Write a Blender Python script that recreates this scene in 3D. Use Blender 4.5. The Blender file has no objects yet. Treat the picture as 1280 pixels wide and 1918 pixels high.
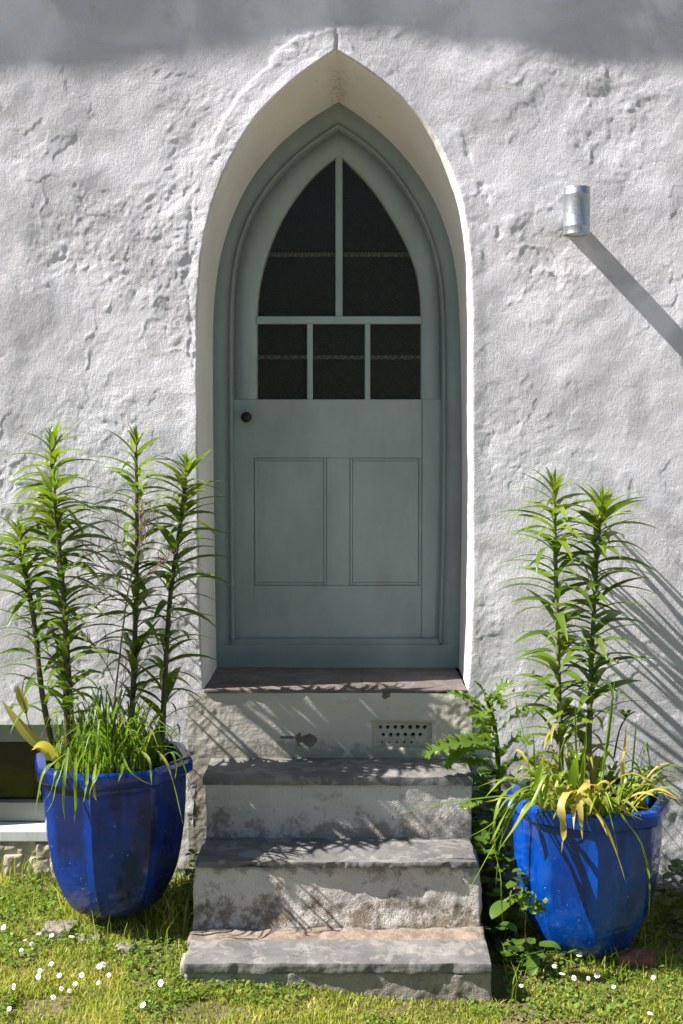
import bpy, math, random
import numpy as np
from mathutils import Vector, Matrix

random.seed(7)
SC = bpy.context.scene
COL = SC.collection

# ------------------------------------------------------------------ camera, sky, sun, exposure
CAM = Vector((0.0, -4.1, 1.49)); F = 2214.0; PITCH = math.atan(123 / F)
cam_d = bpy.data.cameras.new("camera"); cam = bpy.data.objects.new("camera", cam_d); COL.objects.link(cam)
cam.location = CAM; cam.rotation_euler = (math.pi / 2 - PITCH, 0, 0)
cam_d.sensor_fit = 'VERTICAL'; cam_d.sensor_height = 36; cam_d.lens = 36 * F / 1918
cam_d.clip_start = 0.05; cam_d.clip_end = 400
SC.camera = cam

SUNV = Vector((1.0, 0.20, -1.04)).normalized()          # the way the light travels
w = bpy.data.worlds.new("World"); SC.world = w; w.use_nodes = True
wn = w.node_tree; wn.nodes.clear()
sky = wn.nodes.new('ShaderNodeTexSky'); sky.sky_type = 'NISHITA'; sky.sun_disc = False
sky.sun_elevation = math.asin(-SUNV.z); sky.sun_rotation = math.atan2(-SUNV.x, -SUNV.y) % (2 * math.pi)
sky.air_density = 1.0; sky.dust_density = .8; sky.ozone_density = 2.5
bg = wn.nodes.new('ShaderNodeBackground'); bg.inputs[1].default_value = 0.058
wo = wn.nodes.new('ShaderNodeOutputWorld')
wn.links.new(sky.outputs[0], bg.inputs[0]); wn.links.new(bg.outputs[0], wo.inputs[0])
sun_d = bpy.data.lights.new("sun", 'SUN'); sun_d.energy = 5.0; sun_d.angle = math.radians(0.53); sun_d.color = (1.0, 0.945, 0.90)
sun = bpy.data.objects.new("sun", sun_d); COL.objects.link(sun)
sun.rotation_euler = (-SUNV).to_track_quat('Z', 'Y').to_euler(); sun.location = (-6, -3, 8)
SC.view_settings.view_transform = 'Standard'; SC.view_settings.look = 'None'
SC.view_settings.gamma = 1; SC.view_settings.use_curve_mapping = False
SC.view_settings.exposure = 1.22
SC.cycles.use_denoising = True; SC.cycles.max_bounces = 8; SC.cycles.sample_clamp_indirect = 4; SC.cycles.transparent_max_bounces = 12

# ------------------------------------------------------------------ helpers
def W(px, py, Y):
    """photo pixel + real distance from the wall plane (y = Y) -> point in the place"""
    c, s = math.cos(PITCH), math.sin(PITCH)
    dx = px - 640; dy = c * F + s * (959 - py); dz = -s * F + c * (959 - py)
    t = (Y - CAM.y) / dy
    return Vector((CAM.x + dx * t, Y, CAM.z + dz * t))

def lattice(seed, n=64):
    return np.random.RandomState(seed).rand(n, n, n).astype(np.float32)
_L = {}
def n3(x, y, z, scale, seed=0):
    """value noise -1..1 at feature size `scale` metres"""
    if seed not in _L: _L[seed] = lattice(seed, 32)
    L = _L[seed]; n = 32
    x = np.asarray(x, np.float64) / scale + 100.3; y = np.asarray(y, np.float64) / scale + 100.7; z = np.asarray(z, np.float64) / scale + 100.1
    x, y, z = np.broadcast_arrays(x, y, z)
    xi = np.floor(x).astype(int); yi = np.floor(y).astype(int); zi = np.floor(z).astype(int)
    fx = x - xi; fy = y - yi; fz = z - zi
    fx = fx * fx * fx * (fx * (fx * 6 - 15) + 10); fy = fy * fy * fy * (fy * (fy * 6 - 15) + 10); fz = fz * fz * fz * (fz * (fz * 6 - 15) + 10)
    def g(a, b, c): return L[(xi + a) % n, (yi + b) % n, (zi + c) % n]
    v = 0
    for a in (0, 1):
        for b in (0, 1):
            for c in (0, 1):
                v = v + g(a, b, c) * (fx if a else 1 - fx) * (fy if b else 1 - fy) * (fz if c else 1 - fz)
    return v * 2 - 1
def sstep(a, b, x):
    t = np.clip((x - a) / (b - a), 0, 1); return t * t * (3 - 2 * t)

class MB:
    def __init__(s): s.v = []; s.f = []; s.t = []
    def add(s, vs, fs, tint=None):
        o = len(s.v); s.v.extend([tuple(p) for p in vs]); s.f.extend([tuple(i + o for i in f) for f in fs])
        s.t.extend([0.5 if tint is None else tint] * len(vs))
    def box(s, x0, x1, y0, y1, z0, z1):
        s.add([(x0, y0, z0), (x1, y0, z0), (x1, y1, z0), (x0, y1, z0), (x0, y0, z1), (x1, y0, z1), (x1, y1, z1), (x0, y1, z1)],
              [(0, 3, 2, 1), (4, 5, 6, 7), (0, 1, 5, 4), (1, 2, 6, 5), (2, 3, 7, 6), (3, 0, 4, 7)])
    def tube(s, pts, r, n=6, cap=True, tint=None):
        pts = [Vector(p) for p in pts]; m = len(pts)
        rr = r if isinstance(r, (list, tuple)) else [r] * m
        vs = []; fs = []
        for i, p in enumerate(pts):
            d = (pts[min(i + 1, m - 1)] - pts[max(i - 1, 0)]).normalized()
            a = d.cross(Vector((0, 1, 0.02)))
            if a.length < .05: a = d.cross(Vector((1, 0, 0)))
            a.normalize(); b = d.cross(a)
            for k in range(n):
                t = 2 * math.pi * k / n; vs.append(p + (a * math.cos(t) + b * math.sin(t)) * rr[i])
        for i in range(m - 1):
            for k in range(n):
                k2 = (k + 1) % n; fs.append((i * n + k, i * n + k2, (i + 1) * n + k2, (i + 1) * n + k))
        if cap: fs.append(tuple(range(n))[::-1]); fs.append(tuple((m - 1) * n + k for k in range(n)))
        s.add(vs, fs, tint)
    def lathe(s, prof, n=24, c=(0, 0, 0), ang0=0):
        vs = []; fs = []
        for (r, z) in prof:
            for k in range(n):
                t = 2 * math.pi * k / n + ang0; vs.append((c[0] + r * math.cos(t), c[1] + r * math.sin(t), c[2] + z))
        for i in range(len(prof) - 1):
            for k in range(n):
                k2 = (k + 1) % n; fs.append((i * n + k, i * n + k2, (i + 1) * n + k2, (i + 1) * n + k))
        s.add(vs, fs)
    def ribbon(s, pts, wid, fold=0.25, side=None, twist=0.0, tint=None, prof=None):
        """a strap leaf along pts; wid = widest full width; V fold"""
        pts = [Vector(p) for p in pts]; m = len(pts); vs = []; fs = []
        for i, p in enumerate(pts):
            t = i / (m - 1)
            d = (pts[min(i + 1, m - 1)] - pts[max(i - 1, 0)]).normalized()
            a = Vector(side) if side is not None else Vector((0, 0, 1)).cross(d)
            a = a - d * a.dot(d)
            if a.length < .1: a = Vector((1, .3, 0)) - d * d.dot(Vector((1, .3, 0)))
            a.normalize()
            if twist: a = Matrix.Rotation(twist * t, 3, d) @ a
            nrm = d.cross(a); nrm = nrm if nrm.z > 0 else -nrm
            h = wid / 2 * (prof(t) if prof else (min(1, .45 + t * 2.2) * max(0.03, (1 - t ** 3.2))))
            vs += [p - a * h + nrm * h * fold, p, p + a * h + nrm * h * fold]
        for i in range(m - 1):
            b = i * 3; fs += [(b, b + 1, b + 4, b + 3), (b + 1, b + 2, b + 5, b + 4)]
        s.add(vs, fs, tint)
    def build(s, name, mat, parent=None, smooth=False, tint=False, world=True):
        me = bpy.data.meshes.new(name); me.from_pydata(s.v, [], s.f); me.update()
        if tint:
            at = me.attributes.new("tint", 'FLOAT', 'POINT'); at.data.foreach_set('value', s.t)
        return link(name, me, mat, parent, smooth)

def link(name, me, mat=None, parent=None, smooth=False):
    o = bpy.data.objects.new(name, me); COL.objects.link(o)
    if mat is not None and len(me.materials) == 0: me.materials.append(mat)
    if smooth: me.polygons.foreach_set('use_smooth', [True] * len(me.polygons))
    if parent is not None:
        o.parent = parent
        par = parent; M = Matrix.Identity(4)
        while par is not None: M = Matrix.LocRotScale(par.location, par.rotation_euler, par.scale) @ M; par = par.parent
        o['_rebase'] = 1
        me.transform(M.inverted()) if me.users == 1 and not me.get('local') else None
        del o['_rebase']
    return o
def np_mesh(name, V, Q, mat, parent=None, smooth=True, tint=None):
    """V (n,3), Q (m,4) arrays of quads"""
    me = bpy.data.meshes.new(name); V = np.asarray(V, np.float32); Q = np.asarray(Q, np.int32)
    me.vertices.add(len(V)); me.vertices.foreach_set('co', V.ravel())
    k = Q.shape[1]; me.loops.add(Q.size); me.loops.foreach_set('vertex_index', Q.ravel())
    me.polygons.add(len(Q)); me.polygons.foreach_set('loop_start', np.arange(0, Q.size, k)); me.polygons.foreach_set('loop_total', np.full(len(Q), k))
    me.update(calc_edges=True)
    if tint is not None:
        at = me.attributes.new("tint", 'FLOAT', 'POINT'); at.data.foreach_set('value', np.asarray(tint, np.float32))
    me.validate()
    return link(name, me, mat, parent, smooth)
def empty(name, loc=(0, 0, 0), rz=0):
    o = bpy.data.objects.new(name, None); COL.objects.link(o); o.location = loc; o.rotation_euler = (0, 0, rz); o.empty_display_size = .05
    return o
def tag(o, label=None, cat=None, group=None, kind=None):
    if label: o['label'] = label
    if cat: o['category'] = cat
    if group: o['group'] = group
    if kind: o['kind'] = kind
    return o
def spline(pts, n=10):
    P = [Vector(p) for p in pts]; P = [P[0] * 2 - P[1]] + P + [P[-1] * 2 - P[-2]]; out = []
    segs = len(P) - 3
    for j in range(n + 1):
        u = j / n * segs; i = min(int(u), segs - 1); t = u - i
        a, b, c, d = P[i:i + 4]
        out.append(.5 * ((2 * b) + (c - a) * t + (2 * a - 5 * b + 4 * c - d) * t * t + (3 * b - a - 3 * c + d) * t ** 3))
    return out
def interp(tab, x):
    xs = [a for a, b in tab]; ys = [b for a, b in tab]
    return np.interp(x, xs, ys)
def bevel(o, w, seg=2):
    m = o.modifiers.new("bevel", 'BEVEL'); m.width = w; m.segments = seg; m.limit_method = 'ANGLE'; return o

# ------------------------------------------------------------------ materials
class NT:
    def __init__(s, name):
        s.m = bpy.data.materials.new(name); s.m.use_nodes = True; s.t = s.m.node_tree; s.t.nodes.clear()
        s.out = s.n('ShaderNodeOutputMaterial'); s.p = s.n('ShaderNodeBsdfPrincipled'); s.l(s.p.outputs[0], s.out.inputs[0])
        s.geo = s.n('ShaderNodeNewGeometry'); s.pos = s.geo.outputs['Position']
    def n(s, t, **k):
        a = s.t.nodes.new(t)
        for q, v in k.items(): setattr(a, q, v)
        return a
    def l(s, a, b): s.t.links.new(a, b)
    def set(s, sock, v):
        if isinstance(v, bpy.types.NodeSocket): s.l(v, sock)
        else: sock.default_value = v
    def noise(s, scale, detail=4, rough=.55, vec=None, dist=0.0, sc=None):
        a = s.n('ShaderNodeTexNoise'); v = vec or s.pos
        if sc is not None:
            mp = s.n('ShaderNodeMapping'); mp.inputs['Scale'].default_value = sc; s.l(v, mp.inputs[0]); v = mp.outputs[0]
        s.l(v, a.inputs['Vector']); a.inputs['Scale'].default_value = scale; a.inputs['Detail'].default_value = detail
        a.inputs['Roughness'].default_value = rough; a.inputs['Distortion'].default_value = dist; return a.outputs[0]
    def math(s, op, a, b=0.0, c=None, clamp=False):
        m = s.n('ShaderNodeMath', operation=op, use_clamp=clamp); s.set(m.inputs[0], a); s.set(m.inputs[1], b)
        if c is not None: s.set(m.inputs[2], c)
        return m.outputs[0]
    def ramp(s, v, lo, hi, a=0.0, b=1.0):
        m = s.n('ShaderNodeMapRange'); m.interpolation_type = 'SMOOTHSTEP'; s.set(m.inputs[0], v); m.inputs[1].default_value = lo; m.inputs[2].default_value = hi
        m.inputs[3].default_value = a; m.inputs[4].default_value = b; return m.outputs[0]
    def mix(s, f, a, b):
        m = s.n('ShaderNodeMix', data_type='RGBA'); s.set(m.inputs['Factor'], f)
        A = [i for i in m.inputs if i.name == 'A' and i.type == 'RGBA'][0]; B = [i for i in m.inputs if i.name == 'B' and i.type == 'RGBA'][0]
        for k, v in ((A, a), (B, b)):
            if isinstance(v, (tuple, list)): k.default_value = (*v[:3], 1)
            else: s.l(v, k)
        return [o for o in m.outputs if o.type == 'RGBA'][0]
    def xyz(s, v=None):
        a = s.n('ShaderNodeSeparateXYZ'); s.l(v or s.pos, a.inputs[0]); return a.outputs
    def bump(s, h, dist, strength=1.0, nrm=None):
        b = s.n('ShaderNodeBump'); b.inputs['Strength'].default_value = strength; b.inputs['Distance'].default_value = dist; s.l(h, b.inputs['Height'])
        if nrm is not None: s.l(nrm, b.inputs['Normal'])
        return b.outputs[0]
    def base(s, c, rough=.8, spec=.3, nrm=None):
        s.set(s.p.inputs['Base Color'], (*c, 1) if isinstance(c, tuple) else c); s.set(s.p.inputs['Roughness'], rough)
        s.p.inputs['Specular IOR Level'].default_value = spec
        if nrm is not None: s.l(nrm, s.p.inputs['Normal'])
        return s

def mat_wall():
    N = NT("white_roughcast")
    big = N.noise(1.6, 3); mid = N.noise(9, 4)
    c = N.mix(N.ramp(big, .35, .7), (.76, .75, .78), (.70, .695, .72))
    c = N.mix(N.math('MULTIPLY', N.ramp(mid, .55, .75), .35), c, (.52, .515, .50))
    z = N.xyz()[2]
    low = N.math('MULTIPLY', N.ramp(z, .95, .2), N.ramp(N.noise(5, 5), .3, .7))
    c = N.mix(N.math('MULTIPLY', low, .55), c, (.52, .51, .43))
    spk = N.ramp(N.noise(70, 2), .70, .76)
    c = N.mix(N.math('MULTIPLY', spk, .25), c, (.33, .31, .27))
    # fine relief of the render coat: grains, brush marks
    patch = N.ramp(N.noise(3.1, 3, dist=.6), .38, .62, .35, 1.0)
    f1 = N.noise(105, 5, .72); f2 = N.noise(300, 3, .7); f3 = N.noise(90, 2, sc=(3.5, 3.5, .55))
    h = N.math('ADD', N.math('MULTIPLY', f1, 1.0), N.math('MULTIPLY', f2, .7)); h = N.math('ADD', h, N.math('MULTIPLY', f3, .5))
    h = N.math('MULTIPLY', h, patch)
    return N.base(c, .9, .15, N.bump(h, .0105, 1.0)).m
def mat_reveal():
    N = NT("cream_painted_plaster")
    c = N.mix(N.ramp(N.noise(4, 4), .3, .7), (.76, .735, .70), (.70, .675, .64))
    z = N.xyz()[2]
    c = N.mix(N.math('MULTIPLY', N.ramp(N.noise(60, 3), .66, .72), .5), c, (.28, .2, .13))
    P3 = N.xyz(); ax_, az_ = W(634, 188, .40).x, W(634, 188, .40).z
    a_ = N.math('MULTIPLY', N.math('SUBTRACT', P3[0], ax_), 1.0); b_ = N.math('SUBTRACT', P3[2], az_)
    d_ = N.math('SQRT', N.math('ADD', N.math('MULTIPLY', a_, a_), N.math('MULTIPLY', b_, b_)))
    st = N.math('MULTIPLY', N.ramp(d_, .05, .004), N.ramp(N.noise(70, 5, .7), .45, .62)); c = N.mix(N.math('MULTIPLY', st, .6), c, (.2, .12, .07))
    return N.base(c, .8, .2, N.bump(N.noise(60, 4), .002, .5)).m
def mat_paint(name, col, wear=.25, rough=.5, chips=True):
    N = NT(name)
    c = N.mix(N.ramp(N.noise(6, 5, .6, sc=(1, 1, .4)), .3, .7), col, tuple(x * .80 for x in col))
    c = N.mix(N.math('MULTIPLY', N.ramp(N.noise(35, 5), .5, .8), wear), c, tuple(x * .7 for x in col))
    if chips: c = N.mix(N.math('MULTIPLY', N.ramp(N.noise(160, 2), .76, .78), .8), c, (.1, .1, .09))
    h = N.math('ADD', N.noise(120, 3, sc=(1, 1, .12)), N.math('MULTIPLY', N.noise(14, 3), 1.5))
    return N.base(c, N.ramp(N.noise(12, 3), .3, .7, rough - .06, rough + .12), .35, N.bump(h, .0012, .5)).m
def mat_glass():
    """old dark glass with a printed rosette pattern"""
    N = NT("patterned_window_glass"); X = N.xyz(); P = .064
    def cell(a, off): return N.math('SUBTRACT', N.math('MULTIPLY', N.math('FRACT', N.math('DIVIDE', N.math('ADD', a, off), P)), P), P / 2)
    u = cell(X[0], 10.02); v = cell(X[2], 10.03)
    r = N.math('SQRT', N.math('ADD', N.math('MULTIPLY', u, u), N.math('MULTIPLY', v, v)))
    ang = N.math('ARCTAN2', v, u)
    def ring(rad, wd): return N.math('LESS_THAN', N.math('ABSOLUTE', N.math('SUBTRACT', r, rad)), wd)
    dots = N.math('MULTIPLY', ring(.0125, .003), N.math('GREATER_THAN', N.math('COSINE', N.math('MULTIPLY', ang, 8)), .1))
    cen = N.math('LESS_THAN', r, .0028)
    dash = N.math('MULTIPLY', ring(.0255, .0016), N.math('GREATER_THAN', N.math('COSINE', N.math('MULTIPLY', ang, 8)), -.2))
    dash2 = N.math('MULTIPLY', ring(.031, .0013), N.math('LESS_THAN', N.math('COSINE', N.math('MULTIPLY', ang, 8)), .3))
    pat = N.math('MAXIMUM', N.math('MAXIMUM', dots, cen), N.math('MAXIMUM', dash, dash2))
    col = N.mix(pat, (.085, .092, .076), (.004, .004, .004))
    N.base(col, .14, .3)
    N.l(N.bump(N.noise(90, 2), .0006, .5), N.p.inputs['Normal'])
    tr = N.n('ShaderNodeBsdfTransparent'); tr.inputs[0].default_value = (.75, .76, .72, 1)
    mx = N.n('ShaderNodeMixShader'); N.set(mx.inputs[0], N.math("ADD", .22, N.math("MULTIPLY", pat, .66))); N.l(tr.outputs[0], mx.inputs[1]); N.l(N.p.outputs[0], mx.inputs[2]); N.l(mx.outputs[0], N.out.inputs[0])
    return N.m
def mat_clear_glass():
    N = NT("clear_window_glass"); N.base((.01, .012, .01), .05, .8, N.bump(N.noise(9, 2), .004, .3))
    tr = N.n('ShaderNodeBsdfTransparent'); mx = N.n('ShaderNodeMixShader'); mx.inputs[0].default_value = .6
    N.l(tr.outputs[0], mx.inputs[1]); N.l(N.p.outputs[0], mx.inputs[2]); N.l(mx.outputs[0], N.out.inputs[0]); return N.m
def mat_slate(name, dark=1.0, lichen=.5, brown=0.0):
    N = NT(name)
    a = tuple(x * dark for x in (.15, .148, .142)); b = tuple(x * dark for x in (.24, .23, .215))
    c = N.mix(N.ramp(N.noise(7, 5, .6, sc=(.6, 1, 1)), .35, .65), a, b)
    lm = N.math('MULTIPLY', N.ramp(N.noise(13, 6, .7, dist=.8), .50, .60), lichen)
    c = N.mix(N.math('MULTIPLY', lm, .8), c, (.36, .34, .30))
    dk = N.math('MULTIPLY', N.ramp(N.noise(21, 5, .6), .62, .70), .45)
    c = N.mix(dk, c, (.045, .043, .038))
    if brown: c = N.mix(N.math('MULTIPLY', N.ramp(N.noise(11, 5), .3, .6), brown), c, (.15, .105, .08))
    h = N.math('ADD', N.noise(40, 6, .65), N.math('MULTIPLY', N.noise(9, 4), 2))
    return N.base(c, .78, .3, N.bump(h, .005, .6)).m
def mat_riser(name, z0, z1, dirt=1.0, tone=(.50, .475, .43), top_dark=0.0):
    """old limewash on a step: soil and algae splashed up from the base, darker blotches towards the top"""
    N = NT(name); z = N.xyz()[2]
    c = N.mix(N.ramp(N.noise(5, 5), .3, .7), tone, tuple(x * .82 for x in tone))
    worn = N.ramp(N.noise(12, 6, .7, dist=.5), .58, .63)
    c = N.mix(N.math('MULTIPLY', worn, .45 * dirt), c, (.22, .18, .14))
    base = N.ramp(N.math('ADD', z, N.math('MULTIPLY', N.noise(7, 4), (z1 - z0) * .5)), z0 + (z1 - z0) * .95, z0 + (z1 - z0) * .2)
    m = N.math('MULTIPLY', N.ramp(N.math('ADD', N.noise(16, 6, .7), N.math('MULTIPLY', base, .26)), .61, .80), dirt, clamp=True)
    c = N.mix(m, c, N.mix(N.noise(50, 3), (.13, .105, .075), (.24, .20, .155)))
    spk = N.ramp(N.noise(120, 3), .62, .70); c = N.mix(N.math('MULTIPLY', spk, .5 * dirt), c, (.1, .09, .075))
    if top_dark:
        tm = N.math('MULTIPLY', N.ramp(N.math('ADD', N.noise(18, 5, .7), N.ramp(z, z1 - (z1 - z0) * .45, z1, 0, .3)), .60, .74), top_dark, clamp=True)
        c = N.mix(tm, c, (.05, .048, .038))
    h = N.math('ADD', N.noise(70, 5, .65), N.math('MULTIPLY', N.noise(220, 3), .5))
    return N.base(c, .92, .15, N.bump(h, .008, .9)).m
def mat_simple(name, col, rough=.7, spec=.3, var=.3, scale=20, bump=.002, metal=0.0, bscale=80):
    N = NT(name); c = N.mix(N.ramp(N.noise(scale, 4), .3, .7), col, tuple(x * (1 - var) for x in col))
    N.base(c, rough, spec, N.bump(N.noise(bscale, 4), bump, .6)); N.p.inputs['Metallic'].default_value = metal; return N.m
def mat_leaf(name, cols, trans=.35, rough=.42, use_tint=False, spec=.4, dry=None, veins=0.0):
    """thin leaf: gloss + light through it"""
    N = NT(name)
    if use_tint: r = N.n('ShaderNodeAttribute', attribute_name='tint').outputs['Fac']
    else: r = N.n('ShaderNodeObjectInfo').outputs['Random']
    v = N.math('ADD', N.math('MULTIPLY', r, .75), N.math('MULTIPLY', N.noise(30, 2), .25))
    cr = N.n('ShaderNodeValToRGB'); N.l(v, cr.inputs[0]); e = cr.color_ramp.elements
    for i, (p, c) in enumerate(cols):
        if i < 2: e[i].position = p; e[i].color = (*c, 1)
        else: k = e.new(p); k.color = (*c, 1)
    c = cr.outputs[0]
    N.base(c, rough, spec)
    if veins: N.l(N.bump(N.noise(60, 2), .002, veins), N.p.inputs['Normal'])
    t = N.n('ShaderNodeBsdfTranslucent'); g = N.n('ShaderNodeMix', data_type='RGBA', blend_type='MULTIPLY'); 
    A = [i for i in g.inputs if i.name == 'A' and i.type == 'RGBA'][0]; B = [i for i in g.inputs if i.name == 'B' and i.type == 'RGBA'][0]
    g.inputs['Factor'].default_value = 1; N.l(c, A); B.default_value = (1.5, 1.7, .6, 1)
    N.l([o for o in g.outputs if o.type == 'RGBA'][0], t.inputs[0])
    mx = N.n('ShaderNodeMixShader'); mx.inputs[0].default_value = trans
    N.l(N.p.outputs[0], mx.inputs[1]); N.l(t.outputs[0], mx.inputs[2]); N.l(mx.outputs[0], N.out.inputs[0]); return N.m
def mat_pot(ca=(.001, .066, .38), cb=(.0015, .026, .18)):
    N = NT("blue_glaze"); tc = N.n('ShaderNodeTexCoord').outputs['Object']; z = N.xyz(tc)[2]
    c = N.mix(N.ramp(N.noise(9, 5, .65, vec=tc, sc=(1, 1, .3)), .38, .62), ca, cb)
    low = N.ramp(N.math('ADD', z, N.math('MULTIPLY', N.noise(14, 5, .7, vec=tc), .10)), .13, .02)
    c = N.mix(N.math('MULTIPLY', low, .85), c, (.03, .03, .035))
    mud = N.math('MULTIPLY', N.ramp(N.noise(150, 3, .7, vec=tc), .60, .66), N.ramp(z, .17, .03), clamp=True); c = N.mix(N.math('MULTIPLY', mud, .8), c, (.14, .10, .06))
    sp = N.ramp(N.noise(130, 1, vec=tc), .78, .81); c = N.mix(N.math('MULTIPLY', sp, .8), c, (.45, .5, .6))
    N.base(c, N.ramp(low, 0, 1, .22, .6), .25, N.bump(N.noise(20, 3, vec=tc), .004, .25))
    N.p.inputs['Coat Weight'].default_value = .5; N.p.inputs['Coat Roughness'].default_value = .035
    return N.m
def mat_lawn_ground():
    N = NT("turf_soil"); n = N.noise(8, 5)
    c = N.mix(N.ramp(n, .35, .65), (.10, .10, .03), (.19, .15, .08)); c = N.mix(N.ramp(N.noise(45, 4), .5, .7), c, (.17, .115, .07))
    far = N.ramp(N.noise(1.5, 4), .3, .7); 
    return N.base(N.mix(N.math('MULTIPLY', far, .4), c, (.07, .10, .02)), .95, .1, N.bump(N.noise(60, 5), .02, .7)).m

M = dict(
    wall=mat_wall(), reveal=mat_reveal(),
    door=mat_paint("grey_green_door_paint", (.290, .352, .338), .25, .42),
    frame=mat_paint("grey_green_frame_paint", (.235, .286, .276), .3, .5),
    winframe=mat_paint("window_frame_paint", (.30, .33, .29), .3, .5),
    whitepaint=mat_paint("white_sill_paint", (.70, .70, .68), .15, .5),
    glass=mat_glass(), cglass=mat_clear_glass(),
    slate=mat_slate("slate_step", .80, .55), slate2=mat_slate("slate_step_dark", .78, .6), sill=mat_slate("threshold_stone", .62, .35, .45),
    sillface=mat_riser("threshold_limewash", .41, .66, .28, (.56, .53, .45)),
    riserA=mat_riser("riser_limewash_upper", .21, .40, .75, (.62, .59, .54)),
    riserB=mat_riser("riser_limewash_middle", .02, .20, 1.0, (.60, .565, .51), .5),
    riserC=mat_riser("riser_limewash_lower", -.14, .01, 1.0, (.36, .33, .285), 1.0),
    mortar=mat_simple("sandy_mortar", (.30, .235, .185), .95, .1, .35, 30, .008),
    stone=mat_simple("pale_rubble", (.50, .44, .35), .95, .1, .4, 14, .01, bscale=50),
    pebble=mat_simple("flat_garden_stone", (.28, .25, .20), .95, .1, .4, 25, .008, bscale=60),
    brick=mat_simple("red_brick", (.26, .12, .08), .95, .1, .4, 25, .008),
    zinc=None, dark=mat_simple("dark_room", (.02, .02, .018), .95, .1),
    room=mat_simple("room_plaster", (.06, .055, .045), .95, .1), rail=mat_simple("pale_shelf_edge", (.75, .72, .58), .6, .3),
    iron=mat_simple("dark_bronze", (.035, .03, .028), .32, .5, .4, 60, .001, .7),
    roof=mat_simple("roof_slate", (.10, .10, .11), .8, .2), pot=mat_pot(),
    soil=mat_simple("potting_soil", (.035, .024, .016), .95, .1, .5, 60, .02, bscale=120),
    ground=mat_lawn_ground(),
    lily=mat_leaf("lily_leaf", [(.1, (.085, .140, .018)), (.9, (.145, .215, .026))], .26, .34, spec=.5),
    lilytop=mat_leaf("lily_young_leaf", [(.1, (.14, .20, .024)), (.9, (.20, .27, .034))], .27, .36),
    stem=mat_simple("lily_stem", (.12, .09, .06), .5, .3, .35, 30, .001),
    stemg=mat_simple("lily_stem_green", (.17, .18, .08), .5, .3, .35, 30, .001),
    blade=mat_leaf("pot_grass", [(0, (.07, .14, .015)), (.6, (.16, .26, .03)), (1, (.32, .30, .09))], .4, .45, True),
    bladeo=mat_leaf("strap_leaf", [(0, (.075, .14, .02)), (.55, (.19, .27, .03)), (1, (.36, .36, .09))], .35, .38, True),
    turf=mat_leaf("turf_blades", [(0, (.09, .15, .014)), (.4, (.25, .31, .034)), (.7, (.46, .44, .11)), (1, (.56, .42, .22))], .35, .5, True),
    clover=mat_leaf("clover", [(0, (.06, .12, .015)), (1, (.20, .30, .035))], .3, .45, True),
    weed=mat_leaf("weed_leaf", [(0, (.04, .09, .015)), (1, (.10, .17, .02))], .3, .4, True, veins=.4),
    thistle=mat_leaf("thistle_leaf", [(0, (.08, .14, .02)), (1, (.15, .23, .03))], .35, .33, True, veins=.6),
    yellow=mat_leaf("yellowing_leaf", [(0, (.30, .30, .05)), (1, (.50, .38, .12))], .35, .45, True),
    dry=mat_simple("dry_stalk", (.26, .19, .14), .8, .2, .4, 60), dead=mat_simple("dead_flower_head", (.20, .09, .09), .9, .1, .5, 120, .003),
    petal=mat_simple("white_petal", (.80, .80, .78), .6, .2, .05), centre=mat_simple("daisy_yellow", (.75, .48, .03), .8, .2, .3, 300),
    purple=mat_simple("purple_petal", (.35, .08, .35), .6, .2, .2),
)
N = NT("galvanised_zinc"); sp = N.n('ShaderNodeTexVoronoi'); N.l(N.pos, sp.inputs['Vector']); sp.inputs['Scale'].default_value = 90
N.base(N.mix(N.ramp(N.noise(40, 4, sc=(1, 1, .3)), .3, .7), (.50, .53, .55), (.34, .37, .39)), N.ramp(sp.outputs['Distance'], 0, .6, .30, .46), .5, N.bump(N.noise(35, 3), .002, .5)); N.p.inputs['Metallic'].default_value = .85
M['zinc'] = N.m

# ------------------------------------------------------------------ lawn / ground
def G(x, y):
    return -.02 - .07 * sstep(-.6, .6, x) + .065 * np.clip(y, -1.6, 0)
gx = np.concatenate([[-60, -20, -6], np.linspace(-2.4, 2.4, 121), [6, 20, 60]]); gy = np.concatenate([[-60, -20, -6], np.linspace(-2.6, .3, 74), [8, 60]])
GX, GY = np.meshgrid(gx, gy); GZ = G(GX, GY) + n3(GX, GY, 0, .25, 3) * .008 + n3(GX, GY, 0, .06, 4) * .004 - .04 * (GY < -2.2)
GZ = np.where(GY > .31, -.3, GZ)
nx, ny = len(gx), len(gy); I = np.arange(nx * ny).reshape(ny, nx)
Q = np.stack([I[:-1, :-1], I[:-1, 1:], I[1:, 1:], I[1:, :-1]], -1).reshape(-1, 4)
o = np_mesh("lawn_ground", np.stack([GX, GY, GZ], -1).reshape(-1, 3), Q, M['ground']); tag(o, "patchy turf soil under the lawn in front of the cottage", kind='structure')
b_ = MB(); b_.add([(-30, -9.9, -.146), (30, -9.9, -.146), (30, -2.35, -.146), (-30, -2.35, -.146)], [(0, 1, 2, 3)]); o = b_.build("bounce_ground", mat_simple("pale_bounce_ground", (.37, .32, .25), .95, .1, .3, 8, .01)); tag(o, "unseen pale ground beyond the lawn, added to bounce sunlight onto the cottage", kind='structure')  # out-of-view pale ground added to bounce warm light up into the arch
def ground_at(px, py):
    Y = -.6
    for _ in range(12):
        p = W(px, py, Y); g = float(G(p.x, Y)); d = p.z - g
        Y += d * 1.5; Y = max(-2.2, min(-.02, Y))
    p = W(px, py, Y); return Vector((p.x, Y, float(G(p.x, Y))))

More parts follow.
